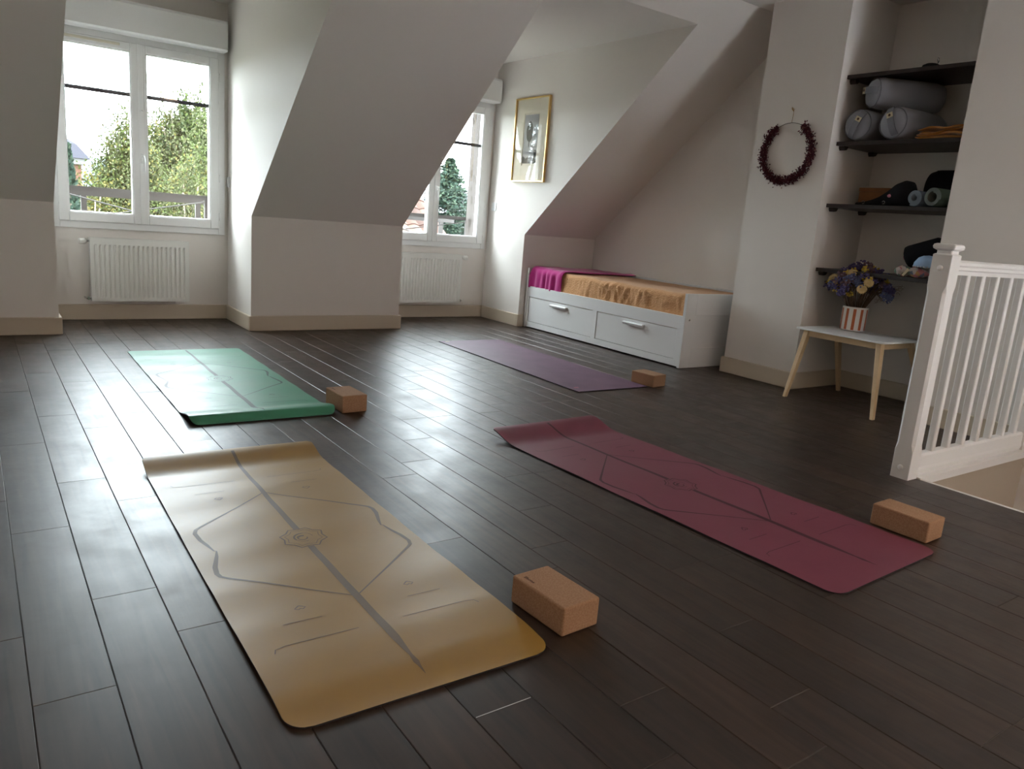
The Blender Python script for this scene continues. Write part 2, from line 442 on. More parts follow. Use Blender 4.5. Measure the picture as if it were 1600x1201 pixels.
# ------------------------------------------------------------------ windows
def window(n, a, b, group_x):
    root = empty('window_%d' % n, ((a+b)/2, YW, .70)); root['kind'] = 'structure'
    off = -root.location
    def wo(name, bm, m, parent=root, bevel=.003, smooth=False):
        o = obj(name, bm, m, parent, bevel=bevel, smooth=smooth)
        if parent is root: o.location = off
        return o
    x0, x1, z0, z1 = a+.03, b-.03, .685, 2.075
    y0, y1 = YW-.022, YW+.05
    f = .052
    wo('window_frame', bx((x0, x0+f, y0, y1, z0, z1), (x1-f, x1, y0, y1, z0, z1), (x0+f, x1-f, y0, y1, z0, z0+f), (x0+f, x1-f, y0, y1, z1-f, z1)), PVC)
    mid = (x0+x1)/2-.012
    sz0, sz1 = z0+f-.004, z1-f+.004
    for side, sx0, sx1 in (('l', x0+f-.004, mid), ('r', mid, x1-f+.004)):
        w1, w2 = (.066, .052) if side == 'l' else (.052, .066)
        ys0, ys1 = y0-.018, y0+.05
        sash = wo('sash', bx((sx0, sx0+w1, ys0, ys1, sz0, sz1), (sx1-w2, sx1, ys0, ys1, sz0, sz1), (sx0+w1, sx1-w2, ys0, ys1, sz0, sz0+.068), (sx0+w1, sx1-w2, ys0, ys1, sz1-.058, sz1)), PVC, bevel=.006)
        gx0, gx1, gz0, gz1 = sx0+w1, sx1-w2, sz0+.068, sz1-.058
        q = .006
        obj('glazing_bead', bx((gx0, gx0+q, ys0+.008, ys1-.005, gz0, gz1), (gx1-q, gx1, ys0+.008, ys1-.005, gz0, gz1), (gx0, gx1, ys0+.008, ys1-.005, gz0, gz0+q), (gx0, gx1, ys0+.008, ys1-.005, gz1-q, gz1)), PVC, sash)
        obj('pane', bx((gx0, gx1, ys0+.018, ys0+.021, gz0, gz1)), GLASS, sash)
        obj('glazing_bar', bx((gx0, gx1, ys0+.026, ys0+.034, 1.655, 1.683)), mat('brown_spacer_bar', (.035, .028, .035), .6), sash)
    # central cover strip with handle
    st = wo('cover_strip', bx((mid-.006, mid+.034, y0-.026, y0-.017, sz0+.0, sz1)), PVC, bevel=.004)
    bm = bmesh.new(); yy = y0-.026; hx = mid+.014
    box(bm, hx-.012, hx+.012, yy-.010, yy, 1.185, 1.255)
    tube(bm, [(hx, yy-.01, 1.238), (hx, yy-.032, 1.238), (hx+.004, yy-.042, 1.225), (hx+.006, yy-.040, 1.18), (hx+.006, yy-.034, 1.115)], .008, 8)
    obj('handle', bm, PVC, st, smooth=True)
    bm = bmesh.new(); lathe(bm, [(.010, 0), (.010, .004), (.006, .007), (0, .007)], 12, tr(hx, yy, 1.56) @ rotm('X', PI/2)); obj('vent_cap', bm, WHITE, st, smooth=True)
    for zz in (.80, 1.10, 1.86):
        bm = bmesh.new(); tube(bm, [(x1-f+.008, y0-.008, zz), (x1-f+.008, y0-.008, zz+.06)], .006, 8)
        wo('hinge', bm, PVC, bevel=0, smooth=True)
    # vent slot on the top of the left sash
    wo('vent', bx((x0+.12, mid-.12, y0-.028, y0-.017, sz1-.034, sz1-.016)), mat('cream_vent', (.66, .62, .50), .5), bevel=.002)
    return root
window(1, A0, A2, 0); window(2, B1, B2, 1); window(3, L0, L2, 2)  # third window is added out of view to let in more light
for nm, a, b, lab in (('left', A0, A2, 'white roller shutter box above the left dormer window, beside the blue-grey slope'), ('right', B1, B2, 'white roller shutter box above the right dormer window, mostly behind the slope')):
    prof = [(YW, 2.07), (YW-.135, 2.07), (YW-.15, 2.082), (YW-.15, 2.265), (YW-.135, 2.285), (YW, 2.285)]
    root = empty('roller_shutter_box', ((a+b)/2, YW, 2.07), label=lab, cat='shutter box', group='roller shutter boxes')
    o = obj('casing', prism(bmesh.new(), prof, 'x', a+.03, b-.045), PVC, root); o.location = -root.location
    o = obj('end_cap', prism(bmesh.new(), [(y+(.002 if y < YW else 0), z) for y, z in prof], 'x', b-.045, b-.038), PVC, root); o.location = -root.location

# ------------------------------------------------------------------ radiators
def radiator(x0, x1, valve_left, label):
    root = empty('radiator', ((x0+x1)/2, YW, .15), label=label, cat='radiator', group='white panel radiators')
    off = -root.location
    def ro(name, bm, m=RAD, bevel=0, smooth=False):
        o = obj(name, bm, m, root, bevel=bevel, smooth=smooth); o.location = off; return o
    z0, z1, yf = .152, .622, YW-.10
    n = 20; bm = bmesh.new(); cols = []
    mx = .018; wd = (x1-x0-2*mx)/n
    us = [x0]
    pr = [(x0, 0)]
    for i in range(n):
        b = x0+mx+i*wd
        pr += [(b+wd*.12, 0), (b+wd*.3, .008), (b+wd*.5, .008), (b+wd*.68, 0)]
    pr += [(x1, 0)]
    zs = [(z0, 0), (z0+.022, 0), (z0+.036, 1), (z1-.062, 1), (z1-.046, 0), (z1-.004, 0)]
    grid = [[bm.verts.new((x, yf+d*k, z)) for x, d in pr] for z, k in zs]
    for r0, r1 in zip(grid, grid[1:]):
        for i in range(len(pr)-1): bm.faces.new((r0[i], r0[i+1], r1[i+1], r1[i]))
    # wrap to the back of the front panel
    ro('front_panel', bm)
    ro('back_panel', bx((x0, x1, yf+.05, yf+.06, z0, z1-.006), (x0, x1, yf+.0085, yf+.012, z0, z1-.004)))
    ro('side_cover', bx((x0-.003, x0, yf-.001, yf+.062, z0+.002, z1)), bevel=.001)
    ro('side_cover', bx((x1, x1+.003, yf-.001, yf+.062, z0+.002, z1)), bevel=.001)
    bm = bmesh.new(); 
    box(bm, x0, x1, yf-.001, yf+.006, z1-.004, z1+.001); box(bm, x0, x1, yf+.056, yf+.062, z1-.004, z1+.001)
    k = int((x1-x0)/.012)
    for i in range(k+1):
        xx = x0+(x1-x0-.004)*i/k; box(bm, xx, xx+.004, yf+.006, yf+.056, z1-.003, z1)
    ro('top_grille', bm)
    ro('wall_bracket', bx((x0+.1, x0+.13, yf+.06, YW, z0+.05, z0+.4))); ro('wall_bracket', bx((x1-.13, x1-.1, yf+.06, YW, z0+.05, z0+.4)))
    sx = -1 if valve_left else 1; ex = x0-.003 if valve_left else x1+.003
    bm = bmesh.new(); Mv = dirm((ex+sx*.018, yf+.03, z1-.028), (sx, -.15, 0))
    lathe(bm, [(0, 0), (.012, 0), (.014, .006), (.019, .008), (.022, .016), (.022, .044), (.019, .052), (0, .054)], 18, Mv)
    ro('valve_head', bm, smooth=True)
    bm = bmesh.new(); tube(bm, [(ex, yf+.03, z1-.028), (ex+sx*.02, yf+.03, z1-.028)], .008); ro('valve_body', bm, CHROME, smooth=True)
    bm = bmesh.new(); tube(bm, [(ex, yf+.03, z0+.02), (ex+sx*.03, yf+.03, z0+.02), (ex+sx*.036, yf+.05, z0+.02), (ex+sx*.036, YW, z0+.02)], .008)
    box(bm, ex+sx*.018-.006, ex+sx*.018+.006, yf+.018, yf+.042, z0+.008, z0+.032)
    ro('return_valve', bm, CHROME)
radiator(.722, 1.405, True, 'white ribbed panel radiator with valve on its left, under the left window')
radiator(3.245, 3.925, False, 'white ribbed panel radiator with valve on its right, under the right window')

# switches
def switch(x, y, z, lab):
    r = empty('light_switch', (x, y, z), label=lab, cat='switch', group='switches on the dormer walls')
    obj('plate', bx((-.009, 0, -.04, .04, -.04, .04)), WHITE, r, bevel=.003)
    obj('rocker', bx((-.013, -.009, -.022, .022, -.026, .026)), WHITE, r, bevel=.002)
switch(A2, 6.478, 1.108, 'white wall switch beside the left window')
switch(B2, 6.405, 1.108, 'white wall switch on the wall below the framed picture')

# ------------------------------------------------------------------ framed picture
pic = empty('framed_picture', (B2, 5.866, 1.72), label='tall gold-framed landscape etching in a cream mount on the dormer wall', cat='picture')
# local: x towards room is negative, y along wall, z up
ph, pw = .373, .258
fw = .013
obj('frame', bx((-.030, -.004, -pw, -pw+fw, -ph, ph), (-.030, -.004, pw-fw, pw, -ph, ph), (-.030, -.004, -pw+fw, pw-fw, -ph, -ph+fw), (-.030, -.004, -pw+fw, pw-fw, ph-fw, ph)), GOLD, pic, bevel=.002)
obj('backing', bx((-.006, 0, -pw+.004, pw-.004, -ph+.004, ph-.004)), MATB, pic)
iy0, iy1, iz0, iz1 = -.102, .122, -.222, .236
t_ = -.012
obj('mount', bx((t_, -.006, -pw+.01, iy0, -ph+.01, ph-.01), (t_, -.006, iy1, pw-.01, -ph+.01, ph-.01), (t_, -.006, iy0, iy1, -ph+.01, iz0), (t_, -.006, iy0, iy1, iz1, ph-.01)), MATB, pic, bevel=.001)
def art_mat():
    m = mat('grey_etching_print', (.4, .4, .4), .8, .2)
    n, l = m.node_tree.nodes, m.node_tree.links; b = n['Principled BSDF']
    tc = n.new('ShaderNodeTexCoord'); sx = n.new('ShaderNodeSeparateXYZ'); l.new(tc.outputs['Object'], sx.inputs[0])
    ns = n.new('ShaderNodeTexNoise'); ns.inputs['Scale'].default_value = 45; ns.inputs['Detail'].default_value = 6; l.new(tc.outputs['Object'], ns.inputs['Vector'])
    ns2 = n.new('ShaderNodeTexNoise'); ns2.inputs['Scale'].default_value = 9; ns2.inputs['Detail'].default_value = 2; l.new(tc.outputs['Object'], ns2.inputs['Vector'])
    def M(op, a, b_):
        q = n.new('ShaderNodeMath'); q.operation = op
        for i, v in enumerate((a, b_)):
            if isinstance(v, (int, float)): q.inputs[i].default_value = v
            else: l.new(v, q.inputs[i])
        return q.outputs[0]
    y, z = sx.outputs['Y'], sx.outputs['Z']
    # tall oval tree
    ey = M('MULTIPLY', M('SUBTRACT', y, .03), 1/.052); ez = M('MULTIPLY', M('SUBTRACT', z, .075), 1/.095)
    e = M('ADD', M('MULTIPLY', ey, ey), M('MULTIPLY', ez, ez)); e = M('ADD', e, M('MULTIPLY', ns.outputs['Fac'], .5))
    tree = M('LESS_THAN', e, 1.15)
    trunk = M('MULTIPLY', M('LESS_THAN', M('ABSOLUTE', M('SUBTRACT', y, .032), 0), .006), M('LESS_THAN', M('ABSOLUTE', M('ADD', z, .03), 0), .03))
    bush = M('LESS_THAN', M('ADD', z, M('MULTIPLY', ns2.outputs['Fac'], .25)), .01)
    low = M('LESS_THAN', z, -.15)
    rocky = M('MULTIPLY', bush, M('GREATER_THAN', M('ABSOLUTE', M('SUBTRACT', y, -.01), 0), .045))
    dark = M('MAXIMUM', M('MAXIMUM', tree, trunk), rocky)
    tone = M('ADD', M('MULTIPLY', z, -.25), M('ADD', .34, M('MULTIPLY', ns.outputs['Fac'], .12)))
    tone = M('ADD', tone, M('MULTIPLY', low, M('MULTIPLY', M('SUBTRACT', ns.outputs['Fac'], .75), .8)))
    val = M('MULTIPLY', tone, M('SUBTRACT', 1, M('MULTIPLY', dark, .85)))
    val = M('MAXIMUM', val, .02)
    cb = n.new('ShaderNodeCombineColor')
    for i in range(3): l.new(val, cb.inputs[i])
    l.new(cb.outputs[0], b.inputs['Base Color'])
    return m
obj('print', bx((-.0095, -.0065, iy0+.008, iy1-.008, iz0+.016, iz1-.012)), art_mat(), pic)
obj('glass', bx((-.020, -.018, -pw+.008, pw-.008, -ph+.008, ph-.008)), PGLASS, pic)

# ------------------------------------------------------------------ yoga mats
DIA = [(0, .45), (-.135, .328), (-.265, .209), (-.281, .192), (-.289, .165), (-.285, .11), (-.275, .065), (-.266, .012), (-.260, .008), (-.268, -.03), (-.288, -.10), (-.293, -.145), (-.288, -.168), (-.272, -.188), (-.135, -.318), (0, -.45)]
DW = [.004, .006, .009, .011, .012, .012, .010, .004, .004, .010, .014, .013, .011, .009, .006, .004]
def yoga_mat(name, near, far, width, length, m, under, print_m, hfun, label, prints=True, rc=.05, th=.0045):
    """near/far: floor points at the centre of the short ends; local +y runs near -> far"""
    d = Vector(far)-Vector(near); ang = math.atan2(d.y, d.x)-PI/2
    mid = (Vector(near)+Vector(far))/2
    root = empty(name, (mid.x, mid.y, 0), ang, label=label, cat='yoga mat', group='yoga mats on the floor')
    W, L = width/2, length/2
    def H(x, y): return hfun(x, y)
    def half(y):
        e = L-abs(y)
        if y > 0 and rc > 0: return W-max(0, .02-e)*.8
        if rc > 0 and e < rc: return W-rc+math.sqrt(max(rc*rc-(rc-e)**2, 0))
        return W
    ys = []
    y = -L
    step = .012
    while y < L:
        ys.append(y)
        e = L-abs(y)
        y += .004 if e < rc else (.01 if e < .3 else .035)
    ys.append(L)
    nx = 24
    bm = bmesh.new(); top = []; bot = []
    for y in ys:
        hw = max(half(y), W-rc if rc else W)
        rt, rb = [], []
        for i in range(nx+1):
            x = -hw+2*hw*i/nx
            z = H(x, y)
            rt.append(bm.verts.new((x, y, z+th+.0008))); rb.append(bm.verts.new((x, y, z+.0008)))
        top.append(rt); bot.append(rb)
    for a, b in zip(top, top[1:]):
        for i in range(nx): f = bm.faces.new((a[i], a[i+1], b[i+1], b[i])); f.smooth = True
    for a, b in zip(bot, bot[1:]):
        for i in range(nx): f = bm.faces.new((a[i+1], a[i], b[i], b[i+1])); f.material_index = 1; f.smooth = True
    def side(vs):
        f = bm.faces.new([bm.verts.new(v.co.copy()) for v in vs]); f.material_index = 1
    for j in range(len(ys)-1):
        for i in (0, nx): side((top[j][i], top[j+1][i], bot[j+1][i], bot[j][i]))
    for j in (0, len(ys)-1):
        for i in range(nx): side((top[j][i], top[j][i+1], bot[j][i+1], bot[j][i]))
    me = bpy.data.meshes.new('mat_sheet'); bm.to_mesh(me); bm.free(); me.materials.append(m); me.materials.append(under)
    link('mat_sheet', me, root)
    if not prints: return root
    bm = bmesh.new()
    def strip(pts, ws):
        # resample
        P, Wd = [], []
        for (p, q, a, b) in zip(pts, pts[1:], ws, ws[1:]):
            n = max(1, int(math.hypot(q[0]-p[0], q[1]-p[1])/.008))
            for i in range(n):
                t = i/n; P.append((p[0]+(q[0]-p[0])*t, p[1]+(q[1]-p[1])*t)); Wd.append(a+(b-a)*t)
        P.append(pts[-1]); Wd.append(ws[-1]); prev = None
        for i, (x, y) in enumerate(P):
            a = P[max(i-1, 0)]; b = P[min(i+1, len(P)-1)]
            dx, dy = b[0]-a[0], b[1]-a[1]; l = math.hypot(dx, dy) or 1
            ox, oy = -dy/l*Wd[i]/2, dx/l*Wd[i]/2
            v = []
            for s in (-1, 1):
                X, Y = x+ox*s, y+oy*s
                Y = max(-L, min(L, Y))
                v.append(bm.verts.new((X, Y, H(X, Y)+th+.0008+.0004)))
            if prev: bm.faces.new((prev[0], prev[1], v[1], v[0]))
            prev = v
    k = L/.925; kx = W/.33
    def S(pts): return [(x*kx, y*k) for x, y in pts]
    for sgn in (1, -1):
        strip(S([(x*sgn, y*sgn) for x, y in DIA]), DW)
    strip(S([(-.0, .90), (0, .07)]), [.012, .020]); strip(S([(0, -.07), (0, -.70), (0, -.79), (0, -.82), (0, -.835), (0, -.87)]), [.020, .022, .008, .014, .008, .001])
    for sx in (-1, 1):
        for sy in (-1, 1):
            strip(S([(sx*.06, sy*.615), (sx*.245, sy*.615), (sx*.27, sy*.622), (sx*.276, sy*.64)]), [.0025]*4)
            strip(S([(sx*.12, sy*.515), (sx*.22, sy*.515)]), [.0025]*2)
            hx, hy = sx*.155, sy*.442
            strip(S([(hx, hy-.010*sy), (hx-.014, hy+.004*sy), (hx-.006, hy+.012*sy), (hx, hy+.007*sy), (hx+.006, hy+.012*sy), (hx+.014, hy+.004*sy), (hx, hy-.010*sy)]), [.0035]*7)
    # emblem: eight-pointed outline, inner ring and swirl
    pts = []
    for i in range(33):
        a = i*2*PI/32; q = (i % 4)/4; r = .058+.012*abs(math.cos(a*4))**3
        pts.append((r*math.cos(a+PI/8), r*math.sin(a+PI/8)))
    strip(pts, [.0045]*33)
    strip([(x*.8, y*.8) for x, y in pts], [.002]*33)
    strip([(.028*math.cos(a), .028*math.sin(a)) for a in [i*PI/12 for i in range(20)]], [.002]*6+[.006]*8+[.002]*6)
    strip([(.014*math.cos(a)-.004, .014*math.sin(a)-.003) for a in [i*PI/10+1 for i in range(18)]], [.009]*6+[.004]*12)
    o = obj('alignment_print', bm, print_m, root)
    return root
UNDER = mat('dark_rubber_underside', (.018, .014, .016), .8)
def smooth(a, b, x):
    t = max(0, min(1, (x-a)/(b-a))); return t*t*(3-2*t)
def h_yellow(x, y):
    L = .84
    z = .030*smooth(L-.16, L, y)**1.1
    e = y+L
    z += .008*smooth(0, .13, e)*(1-smooth(.13, .7, e))
    z += .0016*(math.sin(y*17+x*3)+math.sin(y*29-x*5+1))*.5*smooth(.1, .3, e)*(1-smooth(L-.3, L-.1, y))+.0016*smooth(.1, .3, e)
    return max(z, 0)
def h_green(x, y):
    L = .885
    e = y+L
    z = .032*smooth(0, .055, e)*(1-smooth(.055, .26, e))
    z += .0014*(1+math.sin(y*21+x*4))*smooth(.1, .3, e)*(1-smooth(L-.2, L, y))
    return z
def h_red(x, y):
    L = .87
    z = .038*smooth(L-.20, L, y)**1.3+.001*(1+math.sin(y*13+x*6))*smooth(.1, .3, y+L)
    return z
def h_flat(x, y): return .0008*(1+math.sin(y*9+x*5))
yoga_mat('yoga_mat', (.766, 1.245), (.787, 2.915), .640, 1.68, mat_rubber('yellow_rubber', (.31, .165, .010), (.28, .15, .014), .44, .9), UNDER, mat('taupe_print_yellow', (.145, .095, .05), .5, .55), h_yellow,
         'yellow-beige yoga mat with taupe alignment lines, nearest the camera on the left')
yoga_mat('yoga_mat', (1.082, 3.385), (1.099, 5.15), .675, 1.77, mat_rubber('green_rubber', (.045, .27, .155), (.04, .24, .14), .42, .9), UNDER, mat('dark_print_green', (.022, .075, .06), .5, .45), h_green,
         'turquoise green yoga mat with grey alignment lines, in front of the left radiator')
yoga_mat('yoga_mat', (2.336, 1.095), (2.262, 2.80), .650, 1.74, mat_rubber('burgundy_rubber', (.165, .025, .052), (.19, .034, .062), .48, .7), UNDER, mat('dark_print_red', (.06, .014, .02), .52, .4), h_red,
         'burgundy red yoga mat with darker alignment lines, on the right near the stairs')
pm = yoga_mat('yoga_mat', (3.275, 3.41), (3.30, 5.18), .580, 1.77, mat_rubber('purple_rubber', (.11, .045, .092), (.155, .075, .13), .55), UNDER, None, h_flat,
         'plain dusty purple yoga mat without lines, beside the white daybed', prints=False, rc=0)
PINKL = mat('pink_logo', (.55, .20, .26), .7)
for (x, y) in ((-.25, -.80), (-.25, .84)):
    bm = bmesh.new()
    for i in range(3):
        prism(bm, [(x+i*.012, y), (x+.009+i*.012, y), (x+.014+i*.012, y+.02), (x+.005+i*.012, y+.02)], 'z', .0068, .0074)
    obj('corner_logo', bm, PINKL if y < 0 else LABEL, pm)

# ------------------------------------------------------------------ cork blocks
def cork_block(x0, y0, lx, ly, hz, rz, label, text=True):
    r = empty('cork_block', (x0, y0, 0), rz, label=label, cat='yoga block', group='cork yoga blocks')
    o = obj('cork_body', bx((-lx/2, lx/2, -ly/2, ly/2, .0003, hz)), CORK, r)
    b = o.modifiers.new('bevel', 'BEVEL'); b.width = .006; b.segments = 3
    if text:
        cu = bpy.data.curves.new('stamped_name', 'FONT'); cu.body = 'liforme'; cu.size = .014; cu.extrude = .0002; cu.align_x = 'CENTER'
        t = bpy.data.objects.new('stamped_name', cu); C.objects.link(t)
        dg = bpy.context.evaluated_depsgraph_get(); me = bpy.data.meshes.new_from_object(t.evaluated_get(dg)); bpy.data.objects.remove(t)
        me.materials.append(INK)
        q = link('stamped_name', me, r); q.location = (-lx/2+.018, ly/2-.045, hz+.0003); q.rotation_euler = (0, 0, -PI/2)
    return r
cork_block(1.196, 1.380, .124, .208, .078, math.radians(3), 'cork block on the dark floor beside the yellow mat, nearest the camera')
cork_block(1.512, 3.498, .132, .205, .088, math.radians(2), 'cork block at the near right corner of the green mat')
cork_block(3.648, 3.482, .128, .19, .080, math.radians(6), 'small cork block at the corner of the purple mat, in front of the daybed', text=False)
cork_block(2.752, 1.258, .122, .208, .080, math.radians(2), 'cork block at the near right corner of the burgundy mat', text=False)

# ------------------------------------------------------------------ daybed
XB, YB0, YB1 = 4.3211, 3.829, YK-.02
bed = empty('daybed', (XB+.4, 4.84, 0), label='white daybed with two front drawers under the sloping roof', cat='bed')
def dbo(name, bm, m=WHITE, bevel=.0015, parent=bed, smooth=False):
    o = obj(name, bm, m, parent, bevel=bevel, smooth=smooth)
    if parent is bed: o.location = -bed.location
    return o
XB1 = XG-.005
for (a, b) in ((YB0, YB0+.022), (YB1-.022, YB1)):
    dbo('end_panel', bx((XB-.004, XB1, a, b, 0.004, .566)))
# recessed look of the near end panel: raised rails and stile
dbo('end_frame', bx((XB-.004, XB+.105, YB0-.006, YB0, .004, .566), (XB+.105, XB1-.06, YB0-.006, YB0, .405, .566), (XB+.105, XB1-.06, YB0-.006, YB0, .004, .155), (XB1-.06, XB1, YB0-.006, YB0, .004, .566)))
bm = bmesh.new(); lathe(bm, [(0, .001), (.006, .001), (.008, 0)], 12, tr(XB+.045, YB0-.0065, .37) @ rotm('X', PI/2)); dbo('bolt', bm, CHROME, 0)
dbo('front_board', bx((XB, XB+.02, YB0+.022, YB1-.022, .297, .396)))
dbo('front_bottom_board', bx((XB, XB+.02, YB0+.022, YB1-.022, .012, .062)))
dbo('front_stile', bx((XB, XB+.02, YB0+.022, 3.897, .062, .297)))
dbo('front_stile', bx((XB, XB+.02, 4.810, 4.866, .062, .297)))
dbo('front_stile', bx((XB, XB+.02, 5.790, YB1-.022, .062, .297)))
dbo('back_board', bx((XB1-.02, XB1, YB0+.022, YB1-.022, .1, .572)))
dbo('slat_base', bx((XB+.02, XB1-.02, YB0+.022, YB1-.022, .22, .24)))
for a, b in ((3.900, 4.807), (4.869, 5.787)):
    dr = dbo('drawer', bx((XB+.004, XB+.018, a+.001, b-.001, .066, .2935), (XB+.018, XB+.5, a+.02, b-.02, .07, .21)), bevel=.001)
    c = (a+b)/2
    bm = prism(bmesh.new(), [(XB+.004, .272), (XB-.020, .268), (XB-.024, .262), (XB-.018, .247), (XB-.013, .246), (XB-.015, .260), (XB+.004, .262)], 'y', c-.115, c+.115)
    obj('handle', bm, WHITE, dr, bevel=.001)

# mattress with muslin sheet
mt = empty('mattress', (XB+.4, 4.84, .24), label='mattress under a wrinkled peach-orange muslin sheet on the daybed', cat='mattress')
def soft(bm, x0, x1, y0, y1, z0, z1, r, f, nu=60, nv=120):
    """grid draped over a rounded block: profile in x-z, swept along y; f gives displacement"""
    prof = []
    for i in range(7): prof.append((x0, z0+(z1-r-z0)*i/6))
    for i in range(1, 7):
        a = PI-i*PI/12; prof.append((x0+r+r*math.cos(a), z1-r+r*math.sin(a)))
    n = 22
    for i in range(1, n): prof.append((x0+r+(x1-r-x0-r)*i/n, z1))
    for i in range(0, 7):
        a = PI/2-i*PI/12; prof.append((x1-r+r*math.cos(a), z1-r+r*math.sin(a)))
    rows = []
    for j in range(nv+1):
        y = y0+(y1-y0)*j/nv; row = []
        for i, (x, z) in enumerate(prof):
            e = min((y-y0), (y1-y))
            sag = .03*(1-min(1, e/.05))**2 if z > z1-r else 0
            d = f(x, y, z, i)
            nxn = -1 if i < 7 else (0 if i > 12 else -math.cos((i-6)*PI/12))
            nzn = 0 if i < 7 else (1 if i > 12 else math.sin((i-6)*PI/12))
            row.append(bm.verts.new((x+nxn*d, y, z+nzn*d-sag)))
        rows.append(row)
    for a, b in zip(rows, rows[1:]):
        for i in range(len(prof)-1): bm.faces.new((a[i], a[i+1], b[i+1], b[i]))
    bm.faces.new(rows[0]); bm.faces.new(rows[-1][::-1])
def wr(x, y, z, i):
    side = max(0, min(1, (.56-z)/.06)) if x < XB+.12 else 0
    n1 = noise.noise(Vector((x*6, y*5, z*9)))
    n2 = noise.noise(Vector((y*26+z*14, z*10+2, 3)))
    n3 = noise.noise(Vector((y*60+z*30, z*50, 7)))
    clump = math.exp(-((y-4.55)/.22)**2)+.5*math.exp(-((y-5.02)/.05)**2)+.6*math.exp(-((y-3.9)/.1)**2)
    dz = .010*n1*(.5 if x > XB+.12 else 1)
    return dz+side*(.034*n2*clump+.005*n3+.006*n2)
bm = bmesh.new(); soft(bm, XB+.026, XB1-.028, YB0+.03, YB1-.024, .245, .560, .045, wr, nv=260)
o = obj('fitted_sheet', bm, MUSLIN, mt, smooth=True); o.location = -mt.location

# magenta blanket
def blanket():
    bm = bmesh.new(); rows = []
    r = .05; x0, x1 = XB+.012, XB1-.03
    zt = .572
    NV, prof = 90, []
    for i in range(9): prof.append((x0, .385+(zt-r-.385)*i/8, 0))
    for i in range(1, 7):
        a = PI-i*PI/12; prof.append((x0+r+r*math.cos(a), zt-r+r*math.sin(a), 1))
    for i in range(1, 25): prof.append((x0+r+(x1-x0-r)*i/24, zt, 2))
    ynear_front, ynear_back = 5.335, 5.17
    for j in range(NV+1):
        t = j/NV; row = []
        for i, (x, z, k) in enumerate(prof):
            fx = (x-x0)/(x1-x0)
            yn = ynear_front+(ynear_back-ynear_front)*fx**.8+.012*math.sin(fx*14)
            y = yn+(YB1-.028-yn)*t
            side = 1-smooth(.50, .57, z) if k < 2 else 0
            fold = math.sin(y*78+1.2*math.sin(y*17)+z*6)*.5+.5*math.sin(y*41+2)
            d = side*.011*fold+.004*noise.noise(Vector((x*7, y*7, 1)))
            near_edge = math.exp(-(t/.03)**2)
            top_d = (.004*noise.noise(Vector((x*8, y*10, 4)))+.008*math.exp(-((t-.06)/.04)**2)+.012*smooth(.3, .9, t)*(1-fx))*(1 if k else 0)
            sag = .05*smooth(.93, 1, t)**2 if k else 0
            row.append(bm.verts.new((x-d*(k < 2), y, z+top_d-sag)))
        rows.append(row)
    for a, b in zip(rows, rows[1:]):
        for i in range(len(prof)-1): bm.faces.new((a[i], a[i+1], b[i+1], b[i]))
    o = obj('blanket', bm, MAGENTA, None, smooth=True)
    m = o.modifiers.new('thick', 'SOLIDIFY'); m.thickness = .006; m.offset = 1
    return tag(o, 'magenta pink blanket draped over the far end of the daybed', 'blanket')
blanket()

# ------------------------------------------------------------------ niche shelves
shelf_z = [2.082, 1.668, 1.272, .847]
names_ = ['top dark shelf of the niche, almost empty', 'second dark shelf from the top, carrying grey bolsters', 'third dark shelf from the top, carrying rolled mats', 'lowest dark shelf, just above the dried flowers']
for z, lab in zip(shelf_z, names_):
    r = empty('wall_shelf', (4.93, (YN+YN2)/2, z-.024), label=lab, cat='shelf', group='dark shelves in the wall niche')
    lo = -r.location
    o = obj('board', bx((4.70, XN, YN2+.001, YN-.001, z-.024, z)), SHELF, r, bevel=.0015); o.location = lo
    for x in (4.735, 5.09):
        for (ya, yb) in ((YN-.04, YN-.0005), (YN2+.0005, YN2+.04)):
            o = obj('bracket', prism(bmesh.new(), [(x, z-.024), (x+.05, z-.024), (x+.035, z-.045), (x+.012, z-.05), (x, z-.034)], 'y', ya, yb), SHELF, r); o.location = lo

